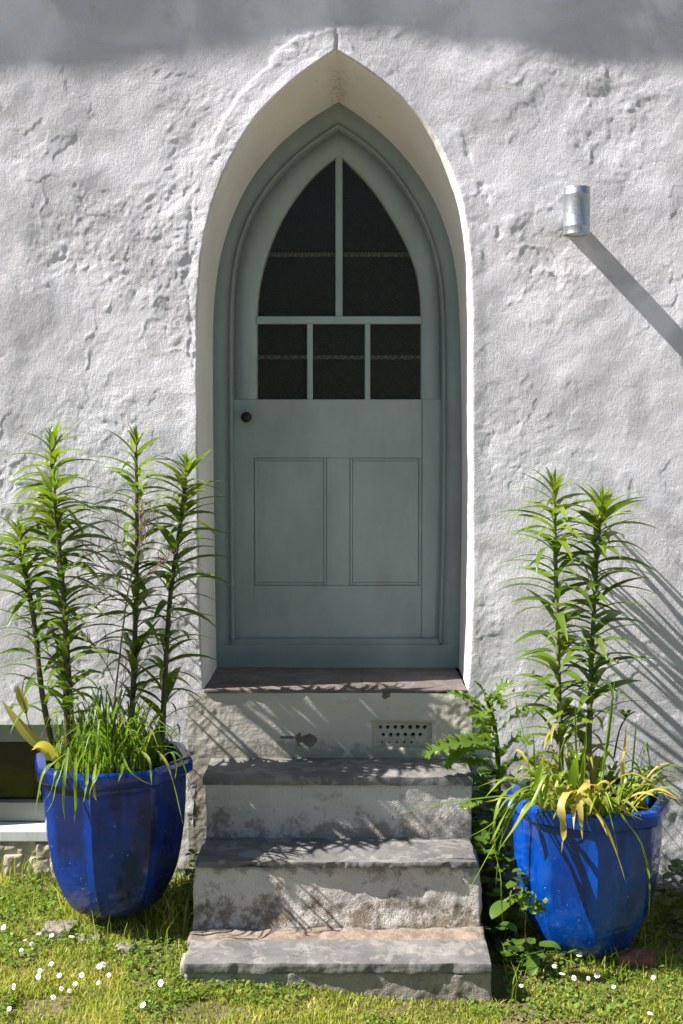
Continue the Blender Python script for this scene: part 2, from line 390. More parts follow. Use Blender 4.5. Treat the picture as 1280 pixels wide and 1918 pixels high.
# ------------------------------------------------------------------ the cottage: plaster wall with the pointed opening
cottage = empty("cottage", (0, 0, 0)); tag(cottage, "white roughcast cottage with a pointed grey green door in a deep arch", "cottage")
OL = [(630, 93), (600, 107), (571, 124), (529, 162), (487, 202), (444, 270), (423, 306), (402, 354), (385, 411), (377, 462), (372, 525), (369, 631), (371, 760), (373, 900), (374, 1100), (376, 1200), (380, 1262), (383, 1291)]
OR = [(630, 93), (668, 114), (698, 131), (740, 162), (782, 209), (824, 259), (845, 302), (866, 361), (875, 411), (881, 462), (883, 525), (884, 631), (885, 760), (885, 900), (884.5, 1100), (883.5, 1200), (881, 1250), (875, 1291)]
IL = [(634, 191), (610, 200), (584, 213), (556, 238), (529, 262), (482, 310), (457, 350), (432, 407), (418, 447), (408, 487), (402, 529), (399, 588), (399, 700), (400, 850), (402, 1000), (405, 1200), (406, 1251)]
IR = [(634, 191), (655, 199), (672, 209), (698, 228), (731, 262), (761, 293), (790, 327), (807, 352), (828, 399), (845, 445), (856, 496), (860, 546), (862, 620), (865, 760), (866, 900), (865, 1000), (861.5, 1180), (859.5, 1251)]
DL = [(634, 240), (611, 253), (588, 268), (541, 306), (503, 348), (470, 399), (444, 470), (438, 530), (436.5, 588), (436, 700), (437, 900), (439, 1197)]
DR = [(634, 240), (655, 247), (676, 259), (719, 302), (752, 344), (782, 390), (803, 432), (820, 487), (826, 538), (828, 631), (829, 760), (827, 1000), (821, 1197)]
FY, DY = .41, .455
def half(tab, Y, n, smooth=True):
    P = [W(a, b, Y) for a, b in tab]; P = spline(P, 160)
    L = [0]
    for a, b in zip(P, P[1:]): L.append(L[-1] + (b - a).length)
    A = np.array([[np.interp(L[-1] * k / n, L, [p[c] for p in P]) for c in range(3)] for k in range(n + 1)])
    kk = max(3, n // 16); B = A.copy()
    for _ in range(2):
        Pd = np.concatenate([2 * B[:1] - B[kk:0:-1], B, 2 * B[-1:] - B[-2:-kk - 2:-1]]); c_ = np.cumsum(np.concatenate([np.zeros((1, 3)), Pd]), 0); B2 = (c_[2 * kk + 1:] - c_[:-2 * kk - 1]) / (2 * kk + 1); B2[0] = A[0]; B2[-1] = A[-1]; B = B2
    return [Vector(p) for p in B]
outL = half(OL, 0, 240); outR = half(OR, 0, 240)
ZS = W(640, 1291, 0).z; ZA = outL[0].z; XA = outL[0].x
def xs(tab, z):
    zz = np.array([p.z for p in tab]); xx = np.array([p.x for p in tab]); i = np.argsort(zz)
    return np.interp(z, zz[i], xx[i])
S = .005; X0, X1, Z0, Z1 = -1.5, 1.5, -.2, 3.2
zr = np.concatenate([np.arange(Z0, ZS, S), np.arange(ZS, ZA, S), np.arange(ZA, Z1 + S, S)])
jit = n3(zr, 0, 0, .02, 11) * .0012 + n3(zr, 0, 0, .11, 12) * .0018
xl = np.where(zr > ZA, XA, xs(outL, zr)) + np.where(zr < ZA - .02, jit, 0)
xr = np.where(zr > ZA, XA, xs(outR, zr)) + np.where(zr < ZA - .02, np.roll(jit, 57), 0)
xl = np.where(zr < ZS, np.interp(zr, [.2, .41, .52, ZS], [W(362, 1500, 0).x, W(372, 1440, 0).x, W(382, 1350, 0).x, xs(outL, ZS)]), xl)
xr = np.where(zr < ZS, np.interp(zr, [.3, .45, ZS], [W(868, 1450, 0).x, W(872, 1350, 0).x, xs(outR, ZS)]), xr)
def edge_dist(x, z):      # rough distance to the opening
    a = np.interp(z, zr, xl); b = np.interp(z, zr, xr)
    d = np.where(x < XA, a - x, x - b); d = np.where(z > ZA, np.hypot(x - XA, z - ZA), d); return d
ROUGH = [(330, 400, .10, .16, 1.0), (150, 640, .12, .05, .4), (1040, 520, .12, .08, 1.5), (862, 245, .05, .06, 1.3), (900, 380, .07, .12, .7), (1040, 610, .05, .04, 1.0), (190, 500, .22, .04, .5),
         (80, 480, .15, .06, .5), (330, 600, .06, .12, .6), (1000, 150, .2, .06, .5), (740, 130, .06, .05, .8), (920, 1100, .08, .25, .8), (1150, 480, .1, .15, .4), (370, 1400, .05, .2, 1.2), (900, 1370, .1, .12, 1.2)]
def polyd(x, z, pts):
    d = np.full(x.shape, 9.0)
    P = [W(a, b, 0) for a, b in pts]
    for a, b in zip(P, P[1:]):
        vx, vz = b.x - a.x, b.z - a.z; t = np.clip(((x - a.x) * vx + (z - a.z) * vz) / (vx * vx + vz * vz), 0, 1)
        sgn = (x - a.x) * vz - (z - a.z) * vx
        d = np.minimum(d, np.hypot(x - a.x - t * vx, z - a.z - t * vz))
    return d
def signed(x, z, pts):
    best = np.full(x.shape, 9.0); sg = np.zeros(x.shape); P = [W(a, b, 0) for a, b in pts]
    for a, b in zip(P, P[1:]):
        vx, vz = b.x - a.x, b.z - a.z; t = np.clip(((x - a.x) * vx + (z - a.z) * vz) / (vx * vx + vz * vz), 0, 1)
        d = np.hypot(x - a.x - t * vx, z - a.z - t * vz); c = (z - a.z) * vx - (x - a.x) * vz
        sg = np.where(d < best, np.sign(c), sg); best = np.minimum(best, d)
    return best * sg
def wall_y(x, z):
    fade = sstep(1.5, 1.3, np.abs(x)) * sstep(3.2, 3.1, z)
    h = n3(x, z, 0, .55, 21) * .005 + n3(x, z, .3, .21, 22) * .0024 + n3(x * 1.0 + z * .3, z, 0, .08, 23) * .0014
    w1 = n3(x, z, 0, .1, 31) * .06; w2 = n3(x, z, 5, .04, 37) * .02
    rg = np.maximum((1 - np.abs(n3(x + w1 + w2, z * 1.3 + w1 - w2, 0, .15, 24))) - .82, 0) / .18
    h += rg ** 2 * .0016 * sstep(.15, .6, n3(x, z, 0, .22, 38)) * (1 + n3(x, z, 0, .02, 39))      # trowel ridges
    pl = n3(x + w1, z - w1, 0, .19, 43) + .4 * n3(x, z, 0, .06, 44) + .22 * n3(x, z, 0, .022, 45)
    h += .0012 * sstep(.12, .19, pl) * sstep(-.3, .3, n3(x, z, 0, .3, 46)) + .0009 * sstep(-.22, -.17, pl) * sstep(.0, .4, n3(x, z, 0, .26, 47))   # coats laid over each other
    sw = n3(x * .8 + z * .6 + w1, (z * .8 - x * .6) * 3.2, 0, .16, 48); h += sw * .0009 * sstep(-.4, .4, n3(x, z, 0, .4, 49))   # float strokes
    r = np.full(x.shape, .20) + .5 * sstep(.1, .6, n3(x, z, 0, .35, 25))
    for (px, py, sx, sz, a) in ROUGH:
        c = W(px, py, 0); r += .5 * a * np.exp(-((x - c.x) / sx) ** 2 - ((z - c.z) / sz) ** 2)
    xw = x * .8 + z * .6 + n3(x, z, 3, .034, 61) * .014 + n3(x, z, 3, .015, 63) * .005; zw = z * .8 - x * .6 + n3(x, z, 6, .034, 62) * .014
    h += r * (n3(xw, zw, 0, .055, 26) * .0018 + n3(xw, zw, 0, .021, 27) * .0010 + n3(xw, zw, 0, .0115, 28) * .0008)
    h += np.maximum(r - .55, 0) * np.maximum(n3(xw, zw, 0, .033, 29) + .6 * n3(xw, zw, 0, .012, 42), 0) ** 2 * .0020
    jag = n3(x, z, 0, .02, 32) * .006 + n3(x, z, 0, .06, 33) * .01
    sd = signed(x, z, [(650, 46), (632, 48), (560, 72), (520, 92), (505, 125), (470, 150), (440, 190), (418, 230), (398, 270), (386, 330)]) + jag * .7
    zt = W(0, 50, 0).z; zb = W(0, 320, 0).z
    h += .0042 * sstep(-.007, .005, sd) * np.exp(-(np.maximum(sd, 0) / .075) ** 2) * sstep(zb, zb + .15, z) * sstep(zt + .03, zt - .02, z) * sstep(XA + .16, XA - .02, x)   # edge of the coat left of the arch
    d = polyd(x, z, [(840, 215), (870, 260), (892, 330), (930, 400), (935, 440)]) + jag
    h -= np.exp(-(d / .010) ** 2) * .0035 * sstep(-.2, .5, n3(x, z, 0, .05, 36))
    d = polyd(x, z, [(631, 90), (632, 72), (630, 56)]) + jag * .3
    h -= np.exp(-(d / .004) ** 2) * .004
    d = polyd(x, z, [(362, 690), (358, 610), (352, 520), (362, 330)]) + jag
    h -= np.exp(-(d / .010) ** 2) * .003
    e = edge_dist(x, z)
    h += .003 * sstep(.06, .0, e)                                              # thicker coat round the arch
    low = sstep(.55, .1, z); h += low * (n3(x, z, 0, .05, 34) * .003 + n3(x, z, 0, .02, 35) * .0012)
    y = -h * fade
    y = y + np.where(e < .007, (1 - np.sqrt(np.clip(1 - ((.007 - e) / .007) ** 2, 0, 1))) * .007, 0) * (z > ZS)
    return y
NC = 300; u = np.linspace(0, 1, NC + 1)
def side(sgn):
    if sgn < 0: X = X0 + (xl[:, None] - X0) * u[None, :]
    else: X = xr[:, None] + (X1 - xr[:, None]) * u[None, :]
    Z = np.repeat(zr[:, None], NC + 1, 1); Y = wall_y(X, Z); return X, Y, Z
WZ0, WZ1, WX0, WX1 = W(40, 1567, 0).z, W(40, 1358, 0).z, -1.40, W(205, 1400, 0).x
Vs = []; Qs = []; off = 0; bound = {}
for sgn in (-1, 1):
    X, Y, Z = side(sgn); V = np.stack([X, Y, Z], -1).reshape(-1, 3); I = np.arange(len(V)).reshape(X.shape)
    Q = np.stack([I[:-1, :-1], I[:-1, 1:], I[1:, 1:], I[1:, :-1]], -1).reshape(-1, 4)
    if sgn < 0:
        c = V[Q].mean(1); hole = (c[:, 0] > WX0) & (c[:, 0] < WX1) & (c[:, 2] > WZ0) & (c[:, 2] < WZ1); Q = Q[~hole]
    bound[sgn] = V.reshape(X.shape + (3,))[:, -1 if sgn < 0 else 0]
    Vs.append(V); Qs.append(Q + off); off += len(V)
wall = np_mesh("wall", np.concatenate(Vs), np.concatenate(Qs), M['wall'], cottage)
# the rest of the front, butted round the detailed area, and the far sides of the house
b = MB(); b.box(-7, -1.5, 0, .45, -.3, 4.6); b.box(1.5, 7, 0, .45, -.3, 4.6); b.box(-1.5, 1.5, 0, .45, 3.2, 4.6); b.box(-7, 7, 5, 5.4, -.3, 4.6); b.box(-7, -6.6, .45, 5, -.3, 4.6); b.box(6.6, 7, .45, 5, -.3, 4.6)
b.build("outer_wall", M['wall'], cottage)
# splayed reveal of the arch
zi = np.where((zr >= ZS - 1e-6) & (zr <= ZA + 1e-6))[0]
def inner_of(edge, tab):
    L = np.concatenate([[0], np.cumsum(np.linalg.norm(np.diff(edge[:, [0, 2]], axis=0), axis=1))]); L /= L[-1]
    P = np.array([list(p) for p in half(tab, FY, 400)])[::-1]; t = np.linspace(0, 1, len(P))
    return np.stack([np.interp(L, t, P[:, k]) for k in range(3)], -1)
for sgn, tab in ((-1, IL), (1, IR)):
    E = bound[sgn][zi]; In = inner_of(E, tab); cols = []
    for t in (0, .02, .1, .25, .4, .55, .7, .85, 1.0):
        C = E * (1 - t) + In * t; wob = n3(C[:, 2], C[:, 1], 5 * sgn, .13, 41) * .004 * math.sin(math.pi * t); C[:, 0] += wob; cols.append(C)
    V = np.stack(cols, 1); I = np.arange(V.shape[0] * V.shape[1]).reshape(V.shape[:2])
    Q = np.stack([I[:-1, :-1], I[:-1, 1:], I[1:, 1:], I[1:, :-1]], -1).reshape(-1, 4)
    if sgn > 0: Q = Q[:, ::-1]
    np_mesh("arch_reveal", V.reshape(-1, 3), Q, M['reveal'], cottage)

# ------------------------------------------------------------------ blocks with worn surfaces
def worn_block(name, x0, x1, y0, y1, z0, z1, mat, parent, res=.008, r=.006, amp=.002, seed=0, chip=0.0, chipseed=5, flare=None, amp2=0.0, taper=0.0):
    dims = [max(2, int((b - a) / res)) for a, b in ((x0, x1), (y0, y1), (z0, z1))]
    Vs, Qs, off = [], [], 0
    lo = np.array([x0, y0, z0]); hi = np.array([x1, y1, z1])
    for ax in range(3):
        a, b_ = [k for k in range(3) if k != ax]
        for s in (0, 1):
            ua = np.linspace(0, 1, dims[a] + 1); ub = np.linspace(0, 1, dims[b_] + 1); A, B = np.meshgrid(ua, ub, indexing='ij')
            P = np.zeros(A.shape + (3,)); P[..., a] = lo[a] + (hi[a] - lo[a]) * A; P[..., b_] = lo[b_] + (hi[b_] - lo[b_]) * B; P[..., ax] = hi[ax] if s else lo[ax]
            I = np.arange(A.size).reshape(A.shape); Q = np.stack([I[:-1, :-1], I[1:, :-1], I[1:, 1:], I[:-1, 1:]], -1).reshape(-1, 4)
            if (s == 0) ^ (ax == 1): Q = Q[:, ::-1]
            Vs.append(P.reshape(-1, 3)); Qs.append(Q + off); off += A.size
    P = np.concatenate(Vs); q = np.clip(P, lo + r, hi - r); d = P - q; n = np.linalg.norm(d, axis=1, keepdims=True); n[n == 0] = 1
    rr = r * (1 + .5 * n3(P[:, 0], P[:, 1], P[:, 2], .05, seed + 3))[:, None]
    P = q + d / n * np.minimum(rr, np.maximum(n, 1e-9) * 9)
    x, y, z = P.T.copy()
    for k in range(3):
        P[:, k] += n3(x, y, z, .07, seed + 60 + k) * amp + n3(x, y, z, .02, seed + 70 + k) * amp * .5
    if amp2: P[:, 1] -= amp2 * n3(x, 0, z, .14, seed + 80)
    if chip:
        fr = sstep((y0 + .03), y0, y); c = np.maximum(n3(x, 0, z * .5, .07, chipseed) + .4 * n3(x, 0, z, .025, chipseed + 7) - .35, 0) * chip * 1.3 + n3(x, 0, z, .17, chipseed + 5) * chip * .3 + np.maximum(n3(x, z, 0, .012, chipseed + 1), 0) * chip * .15
        P[:, 1] += fr * c; bot = sstep(z1, z0, z); P[:, 1] += fr * bot * np.maximum(n3(x, 0, 9, .08, chipseed + 2), 0) * chip * .8
    if taper: P[:, 0] += (P[:, 0] - (x0 + x1) / 2) * taper * (1 - (z - z0) / (z1 - z0))
    if flare: P[:, 1] -= flare * sstep(z0 + (z1 - z0) * .35, z0, z)
    Q = np.concatenate(Qs)
    return np_mesh(name, P, Q, mat, parent)

# threshold: stone and its limewashed front belong to the cottage
xa, xb = W(385, 1291, 0).x, W(874, 1291, 0).x
ZSill = ZS
np_sill = worn_block("threshold_stone", W(383, 1291, -.01).x, W(680, 1291, -.01).x, -.010, .44, ZSill - .012, ZSill, M['sill'], cottage, .008, .003, .0015, 3, .006)
worn_block("threshold_stone", W(680.4, 1291, -.01).x, W(876, 1291, -.01).x, -.008, .44, ZSill - .012, ZSill - .001, M['sill'], cottage, .008, .003, .0015, 9, .006)
# face with an air brick let into it
VX0, VX1, VZ0, VZ1 = W(703, 1400, 0).x, W(810, 1400, 0).x, W(700, 1400, 0).z, W(700, 1352, 0).z
FX0, FX1, FZ0, FZ1 = W(352, 1300, 0).x, W(884, 1300, 0).x, -.15, ZSill - .012
xsg = np.arange(FX0, FX1 + .004, .004); zsg = np.arange(FZ0, FZ1 + .001, .004); zsg[-1] = FZ1
XX, ZZ = np.meshgrid(xsg, zsg)
rr = sstep(.12, .30, XX) * .9 + sstep(-.30, -.46, XX) * .6 + .12
YY = -.004 - (n3(XX, ZZ, 0, .16, 51) * .003 + rr * (n3(XX, ZZ, 0, .03, 52) * .002 + n3(XX, ZZ, 0, .014, 53) * .0012)) - sstep(.15, .42, XX) * .010
lip = sstep(VX0 - .012, VX0, XX) * sstep(VX1 + .012, VX1, XX) * sstep(VZ0 - .006, VZ0, ZZ) * sstep(VZ1 + .006, VZ1, ZZ)
YY += lip * .010
pc = W(572, 1386, 0); pd = np.hypot((XX - pc.x) / 1.9, (ZZ - pc.z)) + n3(XX, ZZ, 0, .022, 54) * .010; YY += sstep(.024, .019, pd) * .004
pc2 = W(543, 1381, 0); pd2 = np.hypot((XX - pc2.x) / 3, (ZZ - pc2.z)) + n3(XX, ZZ, 0, .02, 55) * .006
crk = polyd(XX, ZZ, [(722, 1294), (727, 1312), (727, 1335), (722, 1352)]) + n3(XX, ZZ, 0, .02, 56) * .003; YY += sstep(.003, .001, crk) * .003
tri = polyd(XX, ZZ, [(722, 1292), (726, 1304)]); YY += sstep(.010, .007, tri + n3(XX, ZZ, 0, .01, 57) * .003) * .004
I = np.arange(XX.size).reshape(XX.shape); Q = np.stack([I[:-1, :-1], I[:-1, 1:], I[1:, 1:], I[1:, :-1]], -1).reshape(-1, 4)
V = np.stack([XX, YY, ZZ], -1).reshape(-1, 3); c = V[Q].mean(1)
hole = (c[:, 0] > VX0 + .002) & (c[:, 0] < VX1 - .002) & (c[:, 2] > VZ0 + .002) & (c[:, 2] < VZ1 - .002)
tface = np_mesh("threshold_face", V, Q[~hole], M['sillface'], cottage)
# exposed render: the bare patches of the face get their own colour (missing limewash)
N = NT("threshold_limewash_patched"); old = M['sillface']
c1 = N.mix(N.ramp(N.noise(5, 5), .3, .7), (.56, .53, .45), (.48, .455, .385)); P3 = N.xyz()
def ell(cx, cz, sx, sz, nz=.3):
    a = N.math('DIVIDE', N.math('SUBTRACT', P3[0], cx), sx); b_ = N.math('DIVIDE', N.math('SUBTRACT', P3[2], cz), sz)
    d = N.math('SQRT', N.math('ADD', N.math('MULTIPLY', a, a), N.math('MULTIPLY', b_, b_)))
    return N.math('LESS_THAN', N.math('ADD', d, N.math('MULTIPLY', N.math('SUBTRACT', N.noise(45, 3), .5), 2.2)), 1.0)
mk = N.math('MAXIMUM', ell(pc.x, pc.z, .042, .022), ell(pc2.x, pc2.z, .04, .006)); t0 = W(724, 1300, 0); mk = N.math('MAXIMUM', mk, ell(t0.x, t0.z, .014, .018))
c1 = N.mix(mk, c1, (.17, .14, .115))
basem = N.ramp(N.math('ADD', N.noise(16, 6, .7), N.ramp(P3[2], .50, .41, 0, .35)), .66, .8); c1 = N.mix(N.math('MULTIPLY', basem, .6), c1, (.25, .22, .17))
N.base(c1, .92, .15, N.bump(N.math('ADD', N.noise(90, 4, .65), N.noise(14, 3, sc=(1, 1, 3))), .0035, .6)); tface.data.materials[0] = N.m; M['sillface2'] = N.m
# the air brick
vent = MB(); cellw = (VX1 - VX0 - .008) / 7.4; rows = [(W(700, 1363, 0).z, 7, 0, 1), (W(700, 1377, 0).z, 6, .4, 1), (W(700, 1391, 0).z, 5, .2, .55)]
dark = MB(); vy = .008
edges = [VZ1 + .004, (rows[0][0] + rows[1][0]) / 2, (rows[1][0] + rows[2][0]) / 2, VZ0 - .004]
for ri, (zc, n, offc, rs) in enumerate(rows):
    za, zb = edges[ri + 1], edges[ri]; xcur = VX0 - .004
    xst = VX0 + .006 + offc * cellw
    for k in range(n):
        xa_, xb_ = xst + k * cellw, xst + (k + 1) * cellw
        if k == 0: xa_ = VX0 - .004
        if k == n - 1: xb_ = VX1 + .004
        cx = xst + (k + .5) * cellw + random.uniform(-.001, .001); R = .0074 * rs * random.uniform(.85, 1.1); m = 16
        sq = []; ci = []; cb = []
        for j in range(m):
            a = 2 * math.pi * j / m; ca, sa = math.cos(a), math.sin(a); s = 1 / max(abs(ca), abs(sa))
            qx = cx + (ca * s) * ((xb_ - cx) if ca > 0 else (cx - xa_)); qz = zc + (sa * s) * ((zb - zc) if sa > 0 else (zc - za))
            sq.append((qx, vy, qz)); rj = R * (1 + .12 * random.uniform(-1, 1)); ci.append((cx + rj * ca, vy, zc + rj * sa)); cb.append((cx + rj * .8 * ca, vy + .03, zc + rj * .8 * sa))
        vent.add(sq + ci + cb, [(j, (j + 1) % m, m + (j + 1) % m, m + j) for j in range(m)] + [(m + j, m + (j + 1) % m, 2 * m + (j + 1) % m, 2 * m + j) for j in range(m)])
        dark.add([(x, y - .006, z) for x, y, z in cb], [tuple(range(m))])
vent.build("air_brick", M['sillface'], cottage); ab = [o for o in COL.objects if o.name == "air_brick"][0]
dark.build("vent_shade_disc", M['dark'], ab)  # dark discs set in the holes stand in for the shade inside

# ------------------------------------------------------------------ door frame and door
def loft(name, A, B, prof, mat, parent):
    """A outer outline, B inner outline (lists of points, same length); prof = [(t, y)]"""
    vs = []; n = len(prof)
    for a, b_ in zip(A, B):
        for (t, y) in prof:
            p = a * (1 - t) + b_ * t; vs.append((p.x, y, p.z))
    I = np.arange(len(A) * n).reshape(len(A), n); Q = np.stack([I[:-1, :-1], I[1:, :-1], I[1:, 1:], I[:-1, 1:]], -1).reshape(-1, 4)
    return np_mesh(name, vs, Q, mat, parent, smooth=False)
def outline(Lt, Rt, Y, n=90): return half(Lt, Y, n)[::-1] + half(Rt, Y, n)[1:]
frame_o = outline(IL, IR, FY); door_o = outline(DL, DR, FY)
dframe = loft("door_frame", frame_o, door_o, [(-.12, FY + .004), (.02, FY), (.74, FY), (.76, FY + .004), (.80, FY + .004), (.83, FY - .005), (.9, FY - .009), (.96, FY - .005), (1.0, FY + .003), (1.0, DY + .02)], M['frame'], cottage)
def pbox(x0, x1, y0, y1, Y, th, mb=None):
    a = W(x0, y1, Y); b_ = W(x1, y0, Y); mb.box(a.x, b_.x, Y, Y + th, a.z, b_.z)
def pboxo(name, x0, x1, y0, y1, Y, th, mat, parent, bw=.0025):
    m = MB(); pbox(x0, x1, y0, y1, Y, th, m); return bevel(m.build(name, mat, parent), bw)
pboxo("door_frame_sill", 405.5, 861, 1208, 1253, FY - .002, .10, M['frame'], cottage, .006)
pboxo("door_frame_lip", 430, 826, 1197, 1209, FY + .012, .08, M['frame'], cottage, .004)
door = MB(); 
GLo = [(636, 292), (620, 303), (596, 320), (575, 344), (550, 378), (529, 411), (512, 449), (499, 487), (489, 525), (484, 559), (483, 600), (483, 748)]
GRo = [(636, 292), (650, 303), (672, 327), (698, 354), (719, 386), (740, 420), (757, 453), (773, 487), (782, 517), (787, 555), (788, 600), (788, 748)]
DLt = [p for p in DL if p[1] < 748] + [(437, 748)]; DRt = [p for p in DR if p[1] < 748] + [(829, 748)]
gl = outline(GLo, GRo, DY); do = outline(DLt, DRt, DY)
doorobj = loft("door", do, gl, [(-.05, DY + .03), (-.05, DY), (.955, DY), (.965, DY + .003), (.99, DY + .010), (1.0, DY + .018), (1.0, DY + .03)], M['door'], cottage)
doorobj['label'] = "grey green pointed door glazed above two flush panels"
D = lambda name, x0, x1, y0, y1, dy=0, th=.04, bw=.0012, mat='door': pboxo(name, x0, x1, y0, y1, DY + dy, th, M[mat], doorobj, bw)
D("lock_rail", 475.15, 790, 748.3, 857.6); D("stile", 430, 475, 748.3, 1200, .0004); D("stile", 790.25, 835, 748.3, 1200, -.0003)
D("muntin", 612.5, 655, 858, 1096.6, .0003); D("bottom_rail", 475.4, 790, 1097, 1194.5, .0004)
D("backing_board", 430, 835, 748, 1200, .006, .03, .0002)
for a, c in ((477.5, 612), (655.5, 789.5)):
    D("panel", a + 5.6, c - 5.6, 863.6, 1090.4, .0002, .03)
    # bead frame round the panel
    for (x0, x1, y0, y1) in ((a, a + 5.5, 858, 1096), (c - 5.5, c, 858, 1096), (a + 5.5, c - 5.5, 858, 863.5), (a + 5.5, c - 5.5, 1090.5, 1096)):
        D("panel_bead", x0 + .6, x1 - .6, y0 + .6, y1 - .6, -.0016, .03, .0018)
# glazing bars
def bar(name, x0, x1, y0, y1, dy=.002): return D(name, x0, x1, y0, y1, dy, .03, .004)
bar("mullion", 628.5, 642, 288, 593); bar("transom", 480, 791, 592, 606.5, -.004)
bar("glazing_bar", 575.5, 586, 605, 749); bar("glazing_bar", 683.5, 694, 605, 749)
# panes (each its own sheet, a little behind the bars)
PY = DY + .016
def pane(pts):
    m = MB(); P = [W(x, y, PY) for x, y in pts]; n = len(P)
    m.add(P + [p + Vector((0, .004, 0)) for p in P], [tuple(range(n)), tuple(range(n, 2 * n))[::-1]] + [(i, i + n, (i + 1) % n + n, (i + 1) % n) for i in range(n)]); return m.build("pane", M['glass'], doorobj)
sh = lambda t, dx: [(x + dx, y) for x, y in t]
pane([(632, 286)] + [(x - 3, y) for x, y in GLo[1:10]] + [(480, 598), (632, 598)])
pane([(638, 286)] + [(x + 3, y) for x, y in GRo[1:10]] + [(792, 598), (638, 598)])
for a, c in ((480, 581), (581.6, 688), (688.6, 792)): pane([(a, 599), (c, 599), (c, 752), (a, 752)])
# knob
k0 = W(463, 782, DY); m = MB(); prof = [(.0, .0), (.017, .0), (.0175, .003), (.009, .005), (.007, .014), (.0085, .020), (.0165, .026), (.0205, .034), (.0205, .042), (.015, .049), (.006, .052), (0, .0525)]
vs = []; ns = 20
for r, z in prof:
    for j in range(ns): a = 2 * math.pi * j / ns; vs.append((k0.x + r * math.cos(a), DY - z, k0.z + r * math.sin(a)))
m.add(vs, [(i * ns + j, i * ns + (j + 1) % ns, (i + 1) * ns + (j + 1) % ns, (i + 1) * ns + j) for i in range(len(prof) - 1) for j in range(ns)])
m.build("knob", M['iron'], doorobj, smooth=True)
# room behind the door, with pale shelf edges seen through the panes
m = MB(); x0, x1, y0, y1, z0, z1 = -.75, .75, .52, 2.6, .5, 2.9
m.add([(x0, y0, z0), (x1, y0, z0), (x1, y1, z0), (x0, y1, z0), (x0, y0, z1), (x1, y0, z1), (x1, y1, z1), (x0, y1, z1)], [(0, 1, 2, 3), (4, 7, 6, 5), (1, 5, 6, 2), (2, 6, 7, 3), (3, 7, 4, 0)])
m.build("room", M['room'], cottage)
shf = MB()
for y in (476, 669): p = W(640, y, .4765); shf.box(-.36, .36, .4765, .50, p.z - .006, p.z + .006)
shf.build("shelf", M['rail'], cottage)
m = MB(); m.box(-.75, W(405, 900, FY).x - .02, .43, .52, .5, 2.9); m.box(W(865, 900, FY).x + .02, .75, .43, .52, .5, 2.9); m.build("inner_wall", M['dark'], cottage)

# ------------------------------------------------------------------ low window at the left, and the footing under it
win = empty("window", (WX1, 0, WZ0)); win.parent = cottage; win['label'] = "low cellar window with grey green frame"
y_f = .075
def wb(name, x0, x1, z0, z1, ya, yb, mat, bw=.003): m = MB(); m.box(x0, x1, ya, yb, z0, z1); return bevel(m.build(name, mat, win), bw)
zz = lambda py: W(40, py, y_f).z
wb("head_rail", WX0 - .02, WX1 + .02, zz(1386), WZ1 + .03, y_f, y_f + .07, M['winframe']); wb("bottom_rail", WX0 - .02, WX1 + .02, zz(1538), zz(1503), y_f, y_f + .07, M['winframe'])
wb("head_bead", WX0 - .02, WX1 + .02, zz(1391), zz(1387), y_f + .012, y_f + .05, M['winframe'], .001)
wb("side_rail", WX1 - .035, WX1 + .02, zz(1502.6), zz(1386.6), y_f + .002, y_f + .07, M['winframe'])
wb("sill", WX0, WX1 - .003, WZ0 - .012, zz(1540), -.022, y_f + .06, M['whitepaint'], .004)
wb("pane", WX0 - .02, WX1, zz(1507), zz(1384), y_f + .035, y_f + .04, M['cglass'], .0005)
wb("interior", WX0 - .3, WX1 + .2, WZ0 - .1, WZ1 + .2, .5, .52, M['room'], .001)
m = MB()
for (xa_, xb_, za, zb) in ((WX0, WX0, WZ0, WZ1), (WX1, WX1, WZ0, WZ1)): m.add([(xa_, 0.004, za), (xa_, .16, za), (xa_, .16, zb), (xa_, 0.004, zb)], [(0, 1, 2, 3)])
m.add([(WX0, .004, WZ1), (WX1, .004, WZ1), (WX1, .16, WZ1), (WX0, .16, WZ1)], [(0, 1, 2, 3)]); m.build("reveal", M['reveal'], win)
plinth = worn_block("plinth", -1.5, W(205, 1600, 0).x, -.012, .1, -.25, WZ0 - .014, M['stone'], cottage, .006, .006, .008, 13, amp2=.012)
rs = random.Random(3)
for (a, b_, c, d) in ((-20, 22, 1574, 1600), (24, 70, 1572, 1594), (72, 130, 1578, 1604), (-30, 8, 1603, 1628), (10, 44, 1600, 1640), (46, 96, 1606, 1642), (134, 190, 1574, 1612), (98, 160, 1612, 1650)):
    p = W(a, d, 0); q = W(b_, c, 0); worn_block("stone", p.x, q.x, -.014 - rs.random() * .010, .02, p.z - .004, q.z + .004, M['stone'], plinth, .005, .008, .008, rs.randint(0, 40))

# unseen roof eave, its edge shaped so the shade falls along the wall top
eave_shade_tab = [(-3, 108), (-1.9, 112), (-1.5, 120), (-1.185, 152), (-.95, 150), (-.6, 126), (-.36, 98), (-.15, 72), (0, 64), (.2, 76), (.45, 100), (.85, 126), (1.185, 130), (1.8, 118), (3, 130)]
OV = .26; T = OV / .20
ex = np.linspace(-7.3, 7.3, 293); shx = ex + T
ez = np.array([W(640, float(interp(eave_shade_tab, x)), 0).z for x in shx]) + 1.04 * T + n3(ex, 0, 0, .09, 91) * .012
vs = []; 
for x, z in zip(ex, ez):
    vs += [(x, -OV, z), (x, -OV, z + .05), (x, 2.6, z + 2.2), (x, 2.6, z + 2.1), (x, .02, z + .12)]
I = np.arange(len(ex) * 5).reshape(-1, 5); Q = np.concatenate([np.stack([I[:-1, a], I[:-1, c], I[1:, c], I[1:, a]], -1) for a, c in ((0, 1), (1, 2), (2, 3), (3, 4), (4, 0))])
np_mesh("roof", vs, Q, M['roof'], cottage, smooth=False)
